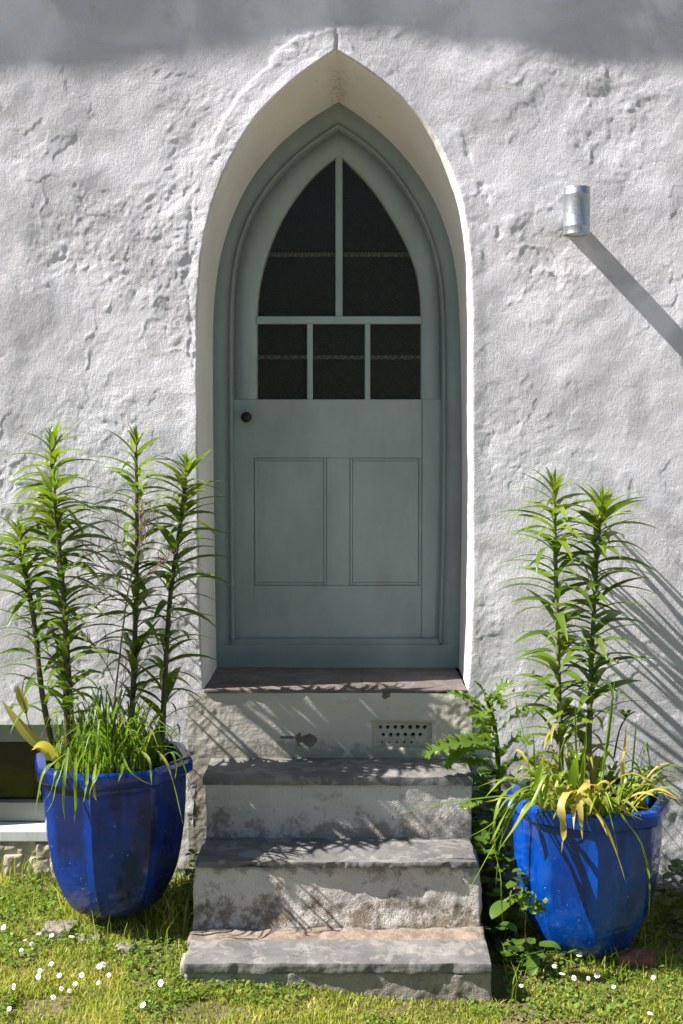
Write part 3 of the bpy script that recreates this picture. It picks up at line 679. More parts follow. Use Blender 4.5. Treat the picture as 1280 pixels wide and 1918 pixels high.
m = MB(); m.add([(-7.3, 2.6, 7.0), (7.3, 2.6, 7.0), (7.3, 5.7, 4.5), (-7.3, 5.7, 4.5)], [(0, 1, 2, 3)]); m.build("rear_roof", M['roof'], cottage)

# ------------------------------------------------------------------ the garden hedge opposite, seen only mirrored in glass and glaze
R_ = np.random.RandomState(77); nh = 26000; hx = R_.uniform(-16, 16, nh); hy = R_.uniform(-12.5, -10.6, nh); top = 4.6 + 1.0 * n3(hx, 0, 0, 2.4, 71) + .5 * n3(hx, hy, 0, .7, 72)
hz = -.2 + (top + .2) * R_.rand(nh) ** .8; a = R_.uniform(0, 6.283, nh); sz = R_.uniform(.06, .16, nh)
A = np.stack([np.cos(a), np.sin(a), R_.uniform(-.6, .6, nh)], -1) * sz[:, None]; B = np.stack([-np.sin(a) * .5, np.cos(a) * .5, R_.uniform(-.9, .9, nh)], -1) * sz[:, None]; C0 = np.stack([hx, hy, hz], -1)
V = np.stack([C0 - A, C0 + B * .5, C0 + A, C0 - B * .5], 1).reshape(-1, 3)
hedge = np_mesh("hedge", V, np.arange(nh * 4).reshape(-1, 4), M['weed'], None, False, np.repeat(R_.rand(nh), 4)); tag(hedge, "tall dense green hedge standing across the garden from the cottage", "hedge", kind='stuff')

# ------------------------------------------------------------------ steps
steps = empty("garden_steps", (0, -.4, -.1)); tag(steps, "three worn slate topped garden steps with peeling limewashed risers below the door", "steps")
sx = lambda px, py, Y: W(px, py, Y).x
zA = W(640, 1456, -.25).z; zB = W(640, 1614, -.475).z; zC = W(640, 1806, -.745).z
YA, YB, YC = -.25, -.475, -.745
worn_block("slab", sx(380, 1456, YA), sx(887, 1456, YA), YA, .02, zA - .027, zA, M['slate'], steps, .007, .003, .0008, 1, .004, 6)
worn_block("riser", sx(386, 1520, YA + .010), sx(884, 1520, YA + .010), YA + .010, -.02, zB - .01, zA - .0275, M['riserA'], steps, .006, .004, .0014, 2, flare=.010, amp2=.006)
worn_block("slab", sx(371, 1614, YB), sx(895, 1614, YB), YB, YA + .03, zB - .019, zB, M['slate2'], steps, .006, .004, .0015, 4, .022, 15, amp2=.004)
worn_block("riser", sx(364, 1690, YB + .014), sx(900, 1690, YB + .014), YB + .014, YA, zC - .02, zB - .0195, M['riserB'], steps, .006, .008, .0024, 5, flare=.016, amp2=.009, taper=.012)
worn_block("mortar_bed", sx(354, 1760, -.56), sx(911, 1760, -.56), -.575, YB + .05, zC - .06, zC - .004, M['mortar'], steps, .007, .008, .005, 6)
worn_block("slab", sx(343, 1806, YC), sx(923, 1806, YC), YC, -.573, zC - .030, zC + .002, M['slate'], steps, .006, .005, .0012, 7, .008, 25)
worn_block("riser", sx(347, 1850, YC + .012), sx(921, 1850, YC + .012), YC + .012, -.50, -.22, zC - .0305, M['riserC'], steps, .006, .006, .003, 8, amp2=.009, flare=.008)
worn_block("corner_block", sx(338, 1850, YC + .03), sx(352, 1850, YC + .03), YC + .028, YC + .12, -.16, zC - .014, M['riserA'], steps, .006, .008, .004, 10)

# ------------------------------------------------------------------ wall lamp
LY = -.125; lt = W(1081, 352, LY); lb = W(1081, 441, LY); LR = .0435
lamp = empty("wall_lamp", (lt.x, 0, lb.z)); tag(lamp, "galvanised cylinder wall lamp fixed high on the wall right of the door", "lamp")
m = MB(); H = lt.z - lb.z
prof = [(LR * .93, .002), (LR, .0), (LR * 1.01, .002), (LR, .004), (LR, H * .165), (LR * 1.012, H * .172), (LR * 1.012, H * .182), (LR, H * .19), (LR, H * .835), (LR * 1.012, H * .842), (LR * 1.012, H * .852), (LR, H * .86), (LR, H - .003), (LR * .99, H), (LR * .92, H), (LR * .92, H - .02), (0, H - .02)]
m.lathe(prof, 40, (lt.x, LY, lb.z)); m.lathe([(LR * .93, .002), (LR * .93, .03), (LR * .90, .03)], 40, (lt.x, LY, lb.z)); m.build("lamp_body", M['zinc'], lamp, smooth=True)
m = MB(); m.lathe([(LR * .95, .0), (LR * .95, 0.003), (LR * .92, .003)], 40, (lt.x, LY, lb.z + .0)); m = MB(); m.lathe([(.001, .006), (LR * .92, .006)], 40, (lt.x, LY, lb.z)); m.build("lens", mat_simple("frosted_lens", (.55, .47, .40), .4, .4), lamp)
m = MB(); am = W(1081, 417, -.02); r = .034
m.tube([(lt.x, LY + LR * .6, am.z), (lt.x, -.006, am.z)], r, 28); m.tube([(lt.x, -.012, am.z), (lt.x, .004, am.z)], r + .001, 28); m.build("mounting_arm", M['zinc'], lamp)

# ------------------------------------------------------------------ pots
def make_pot():
    root = empty("plant_pot")
    prof = [(.0, 0), (.118, 0), (.127, .003), (.137, .010), (.148, .020), (.158, .032), (.172, .055), (.187, .085), (.199, .112), (.2095, .140), (.221, .191), (.2335, .271), (.240, .36), (.2415, .420), (.2415, .437), (.245, .442), (.257, .445), (.2635, .451), (.264, .481), (.259, .491), (.246, .495), (.231, .492), (.225, .479), (.221, .42), (.216, .39)]
    vs = []; per = 64
    for (r, z) in prof:
        for k in range(per):
            a = 2 * math.pi * k / per
            am = ((a + math.pi / 8) % (math.pi / 4)) - math.pi / 8           # face-centred angle
            octr = math.cos(math.pi / 8) / math.cos(am) * (1 - .012 * max(0, 1 - (math.pi / 8 - abs(am)) / .06))
            e = 1.0; rad = r * (octr * 1.0)
            rnd = .997; rad = min(rad, r * rnd)
            rad = rad * e + (r * .95) * (1 - e)
            vs.append((rad * math.cos(a), rad * math.sin(a), z))
    I = np.arange(len(vs)).reshape(-1, per); I2 = np.roll(I, -1, 1)
    Q = np.stack([I[:-1], I2[:-1], I2[1:], I[1:]], -1).reshape(-1, 4)
    me = np_mesh("pot_body", vs, Q, M['pot'], root, smooth=True)
    mod = me.modifiers.new("es", 'EDGE_SPLIT'); mod.split_angle = math.radians(22)
    m = MB(); pts = [(.215 * .93 * math.cos(2 * math.pi * k / 24), .215 * .93 * math.sin(2 * math.pi * k / 24), .445 + random.uniform(-.006, .006)) for k in range(24)]
    m.add(pts + [(0, 0, .463)], [(k, (k + 1) % 24, 24) for k in range(24)]); m.build("soil", M['soil'], root, smooth=True)
    return root
PL = Vector((W(215, 1600, -.33).x, -.33, .002)); PR = Vector((W(1099, 1680, -.37).x, -.37, -.112))
potL = make_pot(); rotp = math.radians(16.5)
potL.location = PL; potL.rotation_euler = (0, 0, rotp + math.pi / 8 * 0)
tag(potL, "blue glazed octagonal pot left of the steps beside the low window", "plant pot", "blue glazed pots either side of the steps")
potR = potL.copy(); COL.objects.link(potR); potR.location = PR
for ch in list(potL.children):
    c = ch.copy(); COL.objects.link(c); c.parent = potR
for c in potR.children:
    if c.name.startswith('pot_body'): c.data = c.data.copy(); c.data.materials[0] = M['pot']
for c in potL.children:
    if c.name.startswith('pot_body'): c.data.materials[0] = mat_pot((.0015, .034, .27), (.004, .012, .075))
tag(potR, "blue glazed octagonal pot right of the steps holding drooping strap leaves")
potR.rotation_euler = (0, 0, rotp + math.radians(2))

# ------------------------------------------------------------------ lilies
def leaf_mesh(kind, e0, e1, mat, wid=.017, n=7, yaw=0.0):
    """unit length strap leaf from the origin along +X; elevation falls from e0 to e1 degrees"""
    p = Vector((0, 0, 0)); pts = [p.copy()]
    for i in range(n):
        t = (i + .5) / n; e = math.radians(e0 + (e1 - e0) * t ** .8); a = yaw * t
        p = p + Vector((math.cos(e) * math.cos(a), math.cos(e) * math.sin(a), math.sin(e))) / n; pts.append(p.copy())
    m = MB(); m.ribbon(pts, wid * 1.12 / .13, .3, prof=lambda t: min(1, .5 + 1.6 * t) * max(.02, 1 - t ** 2.2))
    me = bpy.data.meshes.new("leaf"); me.from_pydata(m.v, [], m.f); me.update(); me.materials.append(mat); me.polygons.foreach_set('use_smooth', [True] * len(me.polygons)); me['local'] = 1
    return me
LM = {'top': [leaf_mesh('t', e0, e1, M['lilytop'], .018, yaw=y) for e0, e1, y in ((70, 40, .1), (55, 10, -.1), (62, 20, .2), (48, 2, 0))],
      'mid': [leaf_mesh('m', e0, e1, M['lily'], .0165, yaw=y) for e0, e1, y in ((48, -22, .15), (40, -35, -.15), (52, -12, .1), (35, -28, -.2), (45, -45, 0))],
      'up': [leaf_mesh('u', e0, e1, M['lilytop'], .0165, yaw=y) for e0, e1, y in ((42, -18, .15), (36, -30, -.15), (48, -8, .1), (38, -40, .25))],
      'old': [leaf_mesh('o', e0, e1, M['yellow'], .017, yaw=y) for e0, e1, y in ((10, -60, .2), (25, -70, -.2))],
      'low': [leaf_mesh('l', e0, e1, M['lily'], .024, yaw=y) for e0, e1, y in ((72, 30, .1), (65, 5, -.2), (58, -15, .1))]}
def lily(ctrl, n, label, group, seed, green=False, L=.135, dense=1.0):
    R = random.Random(seed)
    P = spline([W(*c) for c in ctrl], 24); root = empty("lily", P[0]); tag(root, label, "lily", group)
    m = MB(); m.tube(P, [.0105 - .0055 * i / 24 for i in range(25)], 8); m.build("stem", M['stemg'] if green else M['stem'], root, smooth=True)
    az = R.uniform(0, 6)
    def put(me, pos, a, s, tilt, roll, wsc=1.0):
        o = bpy.data.objects.new("leaf", me); COL.objects.link(o); o.parent = root; o.location = pos - P[0]
        o.rotation_euler = (roll, -tilt, a); o.scale = (s, s * wsc, s)
    for i in range(n):
        t = .14 + .84 * (i / (n - 1)) ** .82; u = t * 24; k = min(int(u), 23); pos = P[k].lerp(P[k + 1], u - k)
        az += 2.39996 + R.uniform(-.35, .35)
        s = L * 1.24 * (.76 + .46 * math.sin(math.pi * min(1, (t - .05) * .95))) * R.uniform(.82, 1.15)
        if R.random() < .05: continue
        if t < .34 and R.random() < .16: me = R.choice(LM['old']); s *= .7
        elif t < .3: me = R.choice(LM['low']) if R.random() < .45 else R.choice(LM['mid'])
        elif t < .80: me = R.choice(LM['mid'])
        elif t < .94: me = R.choice(LM['up'])
        else: me = R.choice(LM['top'][1:]); s *= .85
        put(me, pos, az, s, R.gauss(0, .17), R.uniform(-.45, .45), R.uniform(.75, 1.25))
    for i in range(13):
        az += 2.4; put(R.choice(LM['top'][:3]), P[24] + Vector((0, 0, -.012 + i * .0017)), az, L * R.uniform(.42, .72) * (1 - i * .035), R.uniform(-.1, .15) + i * .05, R.uniform(-.2, .2), 1.35)
    return root
GRL = "lilies growing in the left blue pot"; GRR = "lilies growing in the right blue pot"
lily([(98, 1400, -.36), (78, 1290, -.36), (62, 1150, -.35), (45, 1060, -.35), (38, 1000, -.34)], 74, "shortest lily at the outer left edge of the left blue pot", GRL, 1, L=.13)
lily([(136, 1400, -.25), (130, 1280, -.25), (118, 1100, -.25), (103, 950, -.24), (96, 828, -.23)], 104, "tallest lily rearmost at the left of the left blue pot", GRL, 2)
lily([(128, 1410, -.42), (124, 1300, -.42), (122, 1150, -.41), (108, 1000, -.40), (101, 912, -.40)], 90, "lily in front of the tallest stem in the left blue pot", GRL, 3)
lily([(245, 1400, -.27), (250, 1280, -.27), (255, 1130, -.26), (257, 1000, -.25), (255, 832, -.24)], 98, "lily in the middle of the left blue pot behind the dry twigs", GRL, 4)
lily([(303, 1410, -.25), (308, 1300, -.23), (318, 1130, -.20), (338, 980, -.17), (350, 876, -.15)], 94, "lily nearest the door leaning over the arch from the left pot", GRL, 5)
lily([(1051, 1480, -.30), (1050, 1380, -.29), (1046, 1250, -.25), (1041, 1050, -.20), (1038, 912, -.17)], 118, "taller lily of the pair in the right blue pot, nearer the door", GRR, 6, True, .142)
lily([(1103, 1480, -.31), (1104, 1380, -.30), (1109, 1220, -.25), (1118, 1050, -.19), (1127, 940, -.15)], 112, "slightly shorter lily on the outer side of the right pot", GRR, 8, True, .142)

# ------------------------------------------------------------------ grass in the left pot
def strap(mb, pts, wid, fold=.3, tint=None, twist=0.0, n=9): mb.ribbon(spline(pts, n), wid, fold, tint=tint, twist=twist)
R = random.Random(21)
clump = empty("pot_grass", PL + Vector((0, -.02, .48))); tag(clump, "bright tufted grass with blades trailing over the rim of the left pot", "grass plant")
m = MB()
for i in range(560):
    a = R.uniform(0, 6.283); rr_ = .19 * math.sqrt(R.random()); x = PL.x - .01 + rr_ * math.cos(a) * .95; y = PL.y + rr_ * math.sin(a) - .01
    h = R.choice((R.uniform(.06, .16), R.uniform(.10, .26))) * (1.12 - rr_ * 2.2); la = R.uniform(0, 6.283); ln = R.uniform(.1, .9) * h
    if y < PL.y - .08: la = R.uniform(3.6, 5.8)
    dx, dy = math.cos(la) * ln, math.sin(la) * ln; z = .452 + PL.z
    m.ribbon([(x, y, z), (x + dx * .25, y + dy * .25, z + h * .6), (x + dx * .6, y + dy * .6, z + h * .95), (x + dx, y + dy, z + h * R.uniform(.6, 1.05))], R.uniform(.004, .008), .3, tint=min(1, max(0, R.gauss(.55, .32))))
o = m.build("blades", M['blade'], clump, tint=True, smooth=True); o['kind'] = 'stuff'
def P_(px, py, Y): return W(px, py, Y)
trail = [[(120, 1420, -.5), (85, 1440, -.58), (72, 1490, -.60), (66, 1530, -.60)], [(125, 1410, -.5), (100, 1430, -.59), (78, 1460, -.6), (75, 1500, -.6), (70, 1520, -.6)], [(115, 1430, -.52), (105, 1445, -.6), (97, 1480, -.61), (84, 1500, -.61)],
         [(122, 1420, -.55), (108, 1460, -.61), (100, 1500, -.61), (87, 1522, -.61)], [(128, 1400, -.55), (122, 1450, -.62), (119, 1500, -.63), (122, 1537, -.63)], [(143, 1420, -.56), (141, 1460, -.63), (142, 1510, -.64), (139, 1545, -.64)],
         [(165, 1430, -.56), (163, 1460, -.64), (160, 1490, -.64), (155, 1504, -.64)], [(190, 1432, -.57), (180, 1458, -.64), (170, 1480, -.65), (167, 1510, -.65)], [(180, 1430, -.57), (176, 1460, -.64), (178, 1490, -.65), (181, 1500, -.65)],
         [(225, 1400, -.5), (240, 1440, -.62), (262, 1460, -.63), (285, 1470, -.63)], [(255, 1400, -.5), (278, 1420, -.6), (283, 1450, -.61), (284, 1470, -.61)], [(290, 1400, -.45), (312, 1430, -.58), (328, 1480, -.59), (343, 1545, -.58)],
         [(300, 1400, -.42), (335, 1415, -.5), (352, 1460, -.52), (362, 1500, -.52), (374, 1528, -.52)], [(280, 1400, -.45), (300, 1398, -.5), (330, 1402, -.52), (355, 1425, -.53)], [(150, 1400, -.5), (170, 1370, -.55), (185, 1385, -.6), (192, 1410, -.62)],
         [(180, 1360, -.5), (190, 1375, -.6), (205, 1400, -.62), (208, 1440, -.63)], [(320, 1390, -.45), (330, 1358, -.46), (337, 1368, -.47), (334, 1395, -.47)], [(230, 1430, -.56), (228, 1445, -.62), (222, 1465, -.63)], [(300, 1420, -.5), (322, 1410, -.55), (330, 1440, -.57), (328, 1460, -.57)]]
for k, t in enumerate(trail):
    m = MB(); strap(m, [P_(*q) for q in t], R.uniform(.007, .011), tint=R.choice((.35, .5, .65, .9)), twist=R.uniform(-1, 1), n=12); m.build("leaf", M['blade'], clump, tint=True, smooth=True)
for k in range(46):
    a = R.uniform(3.3, 6.1) if k % 3 else R.uniform(0, 6.28); x = PL.x + .12 * math.cos(a) * R.random(); y = PL.y + .14 * math.sin(a); L_ = R.uniform(.16, .30); sp_ = R.uniform(.08, .2)
    dx, dy = math.cos(a) * sp_, math.sin(a) * sp_ * .7; z = .47; m = MB()
    strap(m, [(x, y, z), (x + dx * .3, y + dy * .3, z + L_ * .55), (x + dx * .75, y + dy * .75, z + L_ * .8), (x + dx * 1.2, y + dy * 1.2, z + L_ * R.uniform(.3, .9))], R.uniform(.006, .011), tint=R.uniform(.2, .8), twist=R.uniform(-.6, .6)); m.build("leaf", M['blade'], clump, tint=True, smooth=True)
# broad yellowing leaves and the dead head at the left rim
tul = empty("tulip", P_(100, 1420, -.42)); tag(tul, "faded tulip with reddened leaves and shrivelled head at the left pot's outer rim", "tulip")
m = MB(); m.ribbon(spline([P_(95, 1412, -.44), P_(70, 1392, -.45), P_(40, 1360, -.45), P_(4, 1312, -.44)], 12), .034, .5, side=(.7, .2, .7), tint=.1, prof=lambda t: max(.03, math.sin(math.pi * min(1, t * .95 + .05)) ** .8)); m.build("leaf", M['yellow'], tul, tint=True, smooth=True)
m = MB(); m.ribbon(spline([P_(49, 1336, -.42), P_(46, 1318, -.42), P_(38, 1300, -.42), P_(34, 1284, -.42)], 8), .030, .5, side=(1, .1, .2), tint=.0, prof=lambda t: max(.05, math.sin(math.pi * min(1, t * .9 + .08)))); m.build("leaf", M['yellow'], tul, tint=True, smooth=True)
m = MB(); m.ribbon(spline([P_(98, 1425, -.5), P_(86, 1402, -.52), P_(74, 1398, -.54), P_(64, 1404, -.56)], 8), .042, .6, side=(.6, -.2, .7), tint=.9, prof=lambda t: 1 - .5 * t); m.build("leaf", M['yellow'], tul, tint=True, smooth=True)
m = MB(); m.tube(spline([P_(100, 1420, -.43), P_(60, 1370, -.43), P_(48, 1330, -.42), P_(42, 1300, -.42), P_(44, 1276, -.42)], 12), .0022, 6); m.build("stem", M['dry'], tul)
m = MB(); c0 = P_(51, 1271, -.42)
for k in range(14):
    a = R.uniform(0, 6.28); e = R.uniform(-1, 1); d = Vector((math.cos(a) * math.cos(e), math.sin(a) * math.cos(e), math.sin(e))); m.ribbon([c0, c0 + d * .008, c0 + d * .014], .010, .5)
m.build("flower_head", M['dead'], tul)
# dry branching stalk
tw = empty("dry_flower_stalk", P_(205, 1400, -.42)); tag(tw, "dry branching flower stalk standing in the left pot before the middle lily", "dead plant")
m = MB(); m.tube(spline([P_(205, 1400, -.42), P_(222, 1250, -.43), P_(240, 1110, -.44), P_(262, 1015, -.45)], 14), [.0035 - .0015 * k / 14 for k in range(15)], 6); m.build("stem", M['stemg'], tw)
def twig(mb, p, d, L_, dep, r):
    q = p + d * L_; mb.tube([p, p + d * L_ * .5 + Vector((R.uniform(-1, 1), 0, R.uniform(-1, 1))) * L_ * .06, q], [r, r * .85, r * .7], 4)
    if dep == 0:
        for k in range(4):
            a = Vector((R.uniform(-1, 1), R.uniform(-1, 1), R.uniform(0, 1))).normalized(); mb.ribbon([p + d * L_ * (.4 + .15 * k), p + d * L_ * (.45 + .15 * k) + a * .009, p + d * L_ * (.5 + .15 * k) + a * .016], .003, .2)
        return
    for k in range(3): twig(mb, p.lerp(q, .45 + .27 * k), (d + Vector((R.uniform(-.7, .7), R.uniform(-.5, .5), R.uniform(-.1, .4)))).normalized(), L_ * R.uniform(.5, .75), dep - 1, r * .7)
for (x, y, dx, dz, L_) in ((240, 1110, -.75, .9, .13), (243, 1095, -.4, 1, .13), (250, 1060, .5, .9, .12), (243, 1100, .9, .6, .11), (255, 1040, .5, 1, .09), (236, 1130, -.9, .35, .10), (262, 1015, .1, 1, .07), (215, 1280, -.5, .9, .12), (210, 1310, .6, .8, .10)):
    m = MB(); twig(m, P_(x, y, -.44), Vector((dx, R.uniform(-.3, .3), dz)).normalized(), L_, 2, .0018); m.build("branch", M['dry'], tw)

# ------------------------------------------------------------------ strap leaved plant in the right pot
bulb = empty("daffodil_clump", PR + Vector((0, 0, .46))); tag(bulb, "spent daffodil clump with yellowing strap leaves drooping over the right pot", "daffodil")
ctl = [ # px, py, Y ... ; width ; tint
 ([(1000, 1490, -.45), (940, 1492, -.5), (850, 1503, -.5), (770, 1519, -.48), (738, 1529, -.47)], .012, .15),
 ([(1020, 1500, -.5), (985, 1480, -.6), (950, 1540, -.64), (900, 1630, -.66), (848, 1722, -.66)], .011, .45),
 ([(1005, 1480, -.5), (962, 1500, -.62), (920, 1545, -.64), (870, 1572, -.62)], .010, .4), ([(1000, 1470, -.5), (965, 1490, -.62), (930, 1560, -.65), (918, 1580, -.65)], .012, .55),
 ([(985, 1480, -.55), (948, 1500, -.63), (915, 1560, -.64), (905, 1575, -.64)], .009, .35), ([(1010, 1480, -.5), (975, 1500, -.62), (945, 1560, -.65), (930, 1600, -.65)], .010, .6),
 ([(965, 1470, -.55), (936, 1500, -.62), (925, 1580, -.64), (937, 1640, -.64), (942, 1735, -.63)], .012, .5), ([(975, 1500, -.55), (950, 1530, -.63), (935, 1600, -.64), (929, 1660, -.64)], .009, .4),
 ([(1010, 1500, -.55), (990, 1510, -.65), (965, 1550, -.67), (932, 1595, -.67)], .022, .72), ([(1020, 1520, -.58), (1025, 1450, -.62), (1000, 1500, -.66), (975, 1540, -.67)], .014, .5),
 ([(1085, 1500, -.55), (1070, 1480, -.62), (1052, 1510, -.66), (1056, 1560, -.67), (1052, 1598, -.67)], .030, .88), ([(1100, 1500, -.55), (1085, 1490, -.62), (1088, 1530, -.67), (1091, 1572, -.67)], .022, .80),
 ([(1090, 1480, -.55), (1100, 1500, -.65), (1130, 1540, -.66), (1155, 1600, -.67), (1172, 1652, -.66)], .026, .78), ([(1120, 1470, -.5), (1135, 1500, -.64), (1150, 1560, -.66), (1158, 1600, -.66)], .010, .65),
 ([(1140, 1490, -.5), (1165, 1530, -.64), (1200, 1580, -.64), (1217, 1650, -.62), (1215, 1722, -.62)], .012, .42), ([(1120, 1500, -.5), (1150, 1510, -.63), (1190, 1530, -.64), (1205, 1537, -.64)], .014, .68),
 ([(1150, 1450, -.4), (1190, 1440, -.45), (1240, 1500, -.5), (1282, 1580, -.5)], .009, .15), ([(1160, 1480, -.4), (1200, 1500, -.52), (1250, 1560, -.54), (1290, 1610, -.52)], .008, .2),
 ([(1150, 1470, -.4), (1190, 1485, -.45), (1230, 1482, -.48), (1258, 1478, -.48)], .010, .3), ([(1120, 1440, -.4), (1180, 1450, -.45), (1230, 1465, -.5), (1275, 1490, -.5)], .007, .2),
 ([(995, 1470, -.45), (985, 1400, -.46), (972, 1340, -.46), (961, 1296, -.46)], .009, .1), ([(1128, 1480, -.45), (1138, 1400, -.46), (1148, 1310, -.46), (1156, 1242, -.46)], .012, .15), ([(1120, 1490, -.48), (1132, 1420, -.48), (1142, 1350, -.48), (1150, 1290, -.48)], .011, .2),
 ([(1182, 1480, -.42), (1186, 1430, -.42), (1190, 1380, -.42), (1193, 1345, -.42)], .007, .2), ([(1192, 1470, -.38), (1205, 1420, -.38), (1212, 1390, -.38), (1218, 1450, -.4)], .008, .2), ([(1185, 1470, -.36), (1205, 1400, -.36), (1216, 1420, -.38), (1222, 1480, -.4)], .008, .12),
 ([(1010, 1490, -.5), (1003, 1450, -.52), (1001, 1410, -.52), (999, 1370, -.52)], .008, .3), ([(1060, 1470, -.5), (1050, 1420, -.5), (1060, 1380, -.5), (1076, 1330, -.5)], .008, .35), ([(1085, 1480, -.45), (1080, 1410, -.46), (1078, 1350, -.46), (1079, 1310, -.46)], .008, .3),
 ([(1070, 1500, -.5), (1075, 1450, -.54), (1082, 1420, -.56), (1090, 1410, -.56)], .030, .25), ([(1090, 1490, -.5), (1093, 1440, -.54), (1097, 1400, -.55), (1100, 1350, -.55)], .015, .45), ([(1000, 1500, -.55), (1008, 1460, -.58), (1015, 1430, -.6), (1019, 1415, -.6)], .020, .5),
 ([(990, 1510, -.55), (1000, 1480, -.58), (1012, 1465, -.6), (1018, 1440, -.6)], .015, .55), ([(1015, 1520, -.6), (1012, 1490, -.62), (1016, 1450, -.62), (1030, 1425, -.62)], .014, .5),
 ([(1060, 1510, -.6), (1050, 1480, -.62), (1062, 1465, -.63), (1075, 1500, -.63)], .028, .70), ([(1140, 1500, -.55), (1110, 1470, -.6), (1090, 1480, -.63), (1060, 1505, -.64)], .032, .90), ([(1100, 1490, -.6), (1130, 1465, -.62), (1150, 1480, -.63), (1165, 1495, -.63)], .024, .82),
 ([(960, 1500, -.5), (945, 1495, -.55), (925, 1500, -.57), (908, 1502, -.57)], .016, .9), ([(1166, 1470, -.45), (1168, 1430, -.46), (1172, 1400, -.46), (1173, 1360, -.46)], .018, .95)]
for k, (pts, wd, tn) in enumerate(ctl):
    m = MB(); strap(m, [P_(*q) for q in pts], wd, .45 if wd < .02 else .25, tint=tn, twist=R.uniform(-.5, .5), n=14); m.build("leaf", M['bladeo'] if tn < .75 else M['yellow'], bulb, tint=True, smooth=True)
for k in range(135):
    a = R.uniform(0, 6.28); rr_ = .17 * math.sqrt(R.random()); x = PR.x + rr_ * math.cos(a); y = PR.y + rr_ * math.sin(a) - .02; L_ = R.uniform(.07, .20); a += R.uniform(-.6, .6); sp_ = R.uniform(.05, .17)
    dx, dy = math.cos(a) * sp_, math.sin(a) * sp_; z = PR.z + .452; m = MB()
    strap(m, [(x, y, z), (x + dx * .3, y + dy * .3, z + L_ * .5), (x + dx * .75, y + dy * .75, z + L_ * .75), (x + dx * 1.25, y + dy * 1.25, z + L_ * R.uniform(.15, .8))], R.uniform(.008, .026), .4, tint=R.uniform(.35, 1.0), twist=R.uniform(-.8, .8)); m.build("leaf", M['bladeo'] if R.random() < .72 else M['yellow'], bulb, tint=True, smooth=True)
m = MB()
for (x, y, d) in ((961, 1296, .46), (1156, 1242, .46)): c0 = P_(x, y, -d); m.tube([c0, c0 + Vector((.001, 0, .006)), c0 + Vector((.003, 0, .012))], [.003, .006, .002], 6)
c0 = P_(738, 1529, -.47); 
for k in range(5): m.ribbon([c0, c0 + Vector((-.006, 0, -.004 * k + .004)), c0 + Vector((-.012 + .006 * k, 0, -.014 + .002 * k))], .004, .3)
m.build("withered_tip", M['dry'], bulb)
# a young lily shoot at the right of the pot
m = MB(); m.tube(spline([P_(1150, 1420, -.3), P_(1160, 1370, -.3), P_(1172, 1345, -.3)], 8), .003, 6); sh_ = empty("shrub_shoot", P_(1150, 1420, -.3)); tag(sh_, "small leafy shoot on a dark stalk at the right pot's outer side", "plant"); m.build("stem", M['stem'], sh_)
for k in range(8):
    a = k * 2.4; c0 = P_(1173, 1345, -.3); d = Vector((math.cos(a), math.sin(a), .9)).normalized(); m = MB(); m.ribbon([c0, c0 + d * .02, c0 + d * .036 + Vector((0, 0, -.004)), c0 + d * .05 + Vector((0, 0, -.012))], .014, .3, tint=.6); m.build("leaf", M['weed'], sh_, tint=True, smooth=True)

# ------------------------------------------------------------------ sow thistle by the wall
def spiny(mb, pts, wid, tint=.5, lobes=7, rs=None, curl=.25, base=.35):
    P = spline(pts, lobes * 4); m_ = len(P); up = Vector((0, -.35, 1)).normalized()
    for i in range(m_ - 1): pass
    vs = []; rows = []
    for i, p in enumerate(P):
        t = i / (m_ - 1); d = (P[min(i + 1, m_ - 1)] - P[max(i - 1, 0)]).normalized(); a = up.cross(d); a = a.normalized() if a.length > .05 else Vector((1, 0, 0)); nr = d.cross(a)
        env = max(.05, math.sin(math.pi * min(1, t * .9 + base * .25)) ** .7) if t < .97 else .05
        ph = (i % 4); lob = (.28, .72, 1.0, .5)[ph]; h = wid / 2 * env * lob
        j1 = rs.uniform(.8, 1.2); j2 = rs.uniform(.8, 1.2)
        wv = nr * wid * .10 * math.sin(i * 1.7) * env
        row = [p - a * h * j1 + nr * h * curl + wv + d * h * .35, p - a * h * .5 * j1 + nr * h * curl * .2, p, p + a * h * .5 * j2 + nr * h * curl * .2, p + a * h * j2 + nr * h * curl - wv + d * h * .35]
        rows.append(row)
    for r_ in rows: vs += r_
    fs = []
    for i in range(m_ - 1):
        for k in range(4): b0 = i * 5 + k; fs.append((b0, b0 + 1, b0 + 6, b0 + 5))
    # teeth along both edges
    n0 = len(vs)
    for i in range(m_ - 1):
        for s, k in ((-1, 0), (1, 4)):
            e0, e1 = vs[i * 5 + k], vs[(i + 1) * 5 + k]; out = (e0 + e1) / 2 - (P[i] + P[i + 1]) / 2
            tip = (e0 + e1) / 2 + (out.normalized() if out.length > 1e-5 else up) * wid * .13 * rs.uniform(.6, 1.4)
            j = len(vs); vs += [e0.lerp(e1, .15), tip, e0.lerp(e1, .85)]; fs.append((j, j + 1, j + 2))
    mb.add(vs, fs, tint)
th = empty("sow_thistle", P_(935, 1520, -.10)); tag(th, "prickly sow thistle growing between the steps and the right pot", "thistle")
rt = random.Random(5)
m = MB(); m.tube(spline([P_(935, 1620, -.12), P_(934, 1500, -.12), P_(932, 1400, -.12), P_(922, 1340, -.13), P_(912, 1312, -.14)], 14), [.011 - .005 * k / 14 for k in range(15)], 8); m.build("stem", M['thistle'], th, smooth=True)
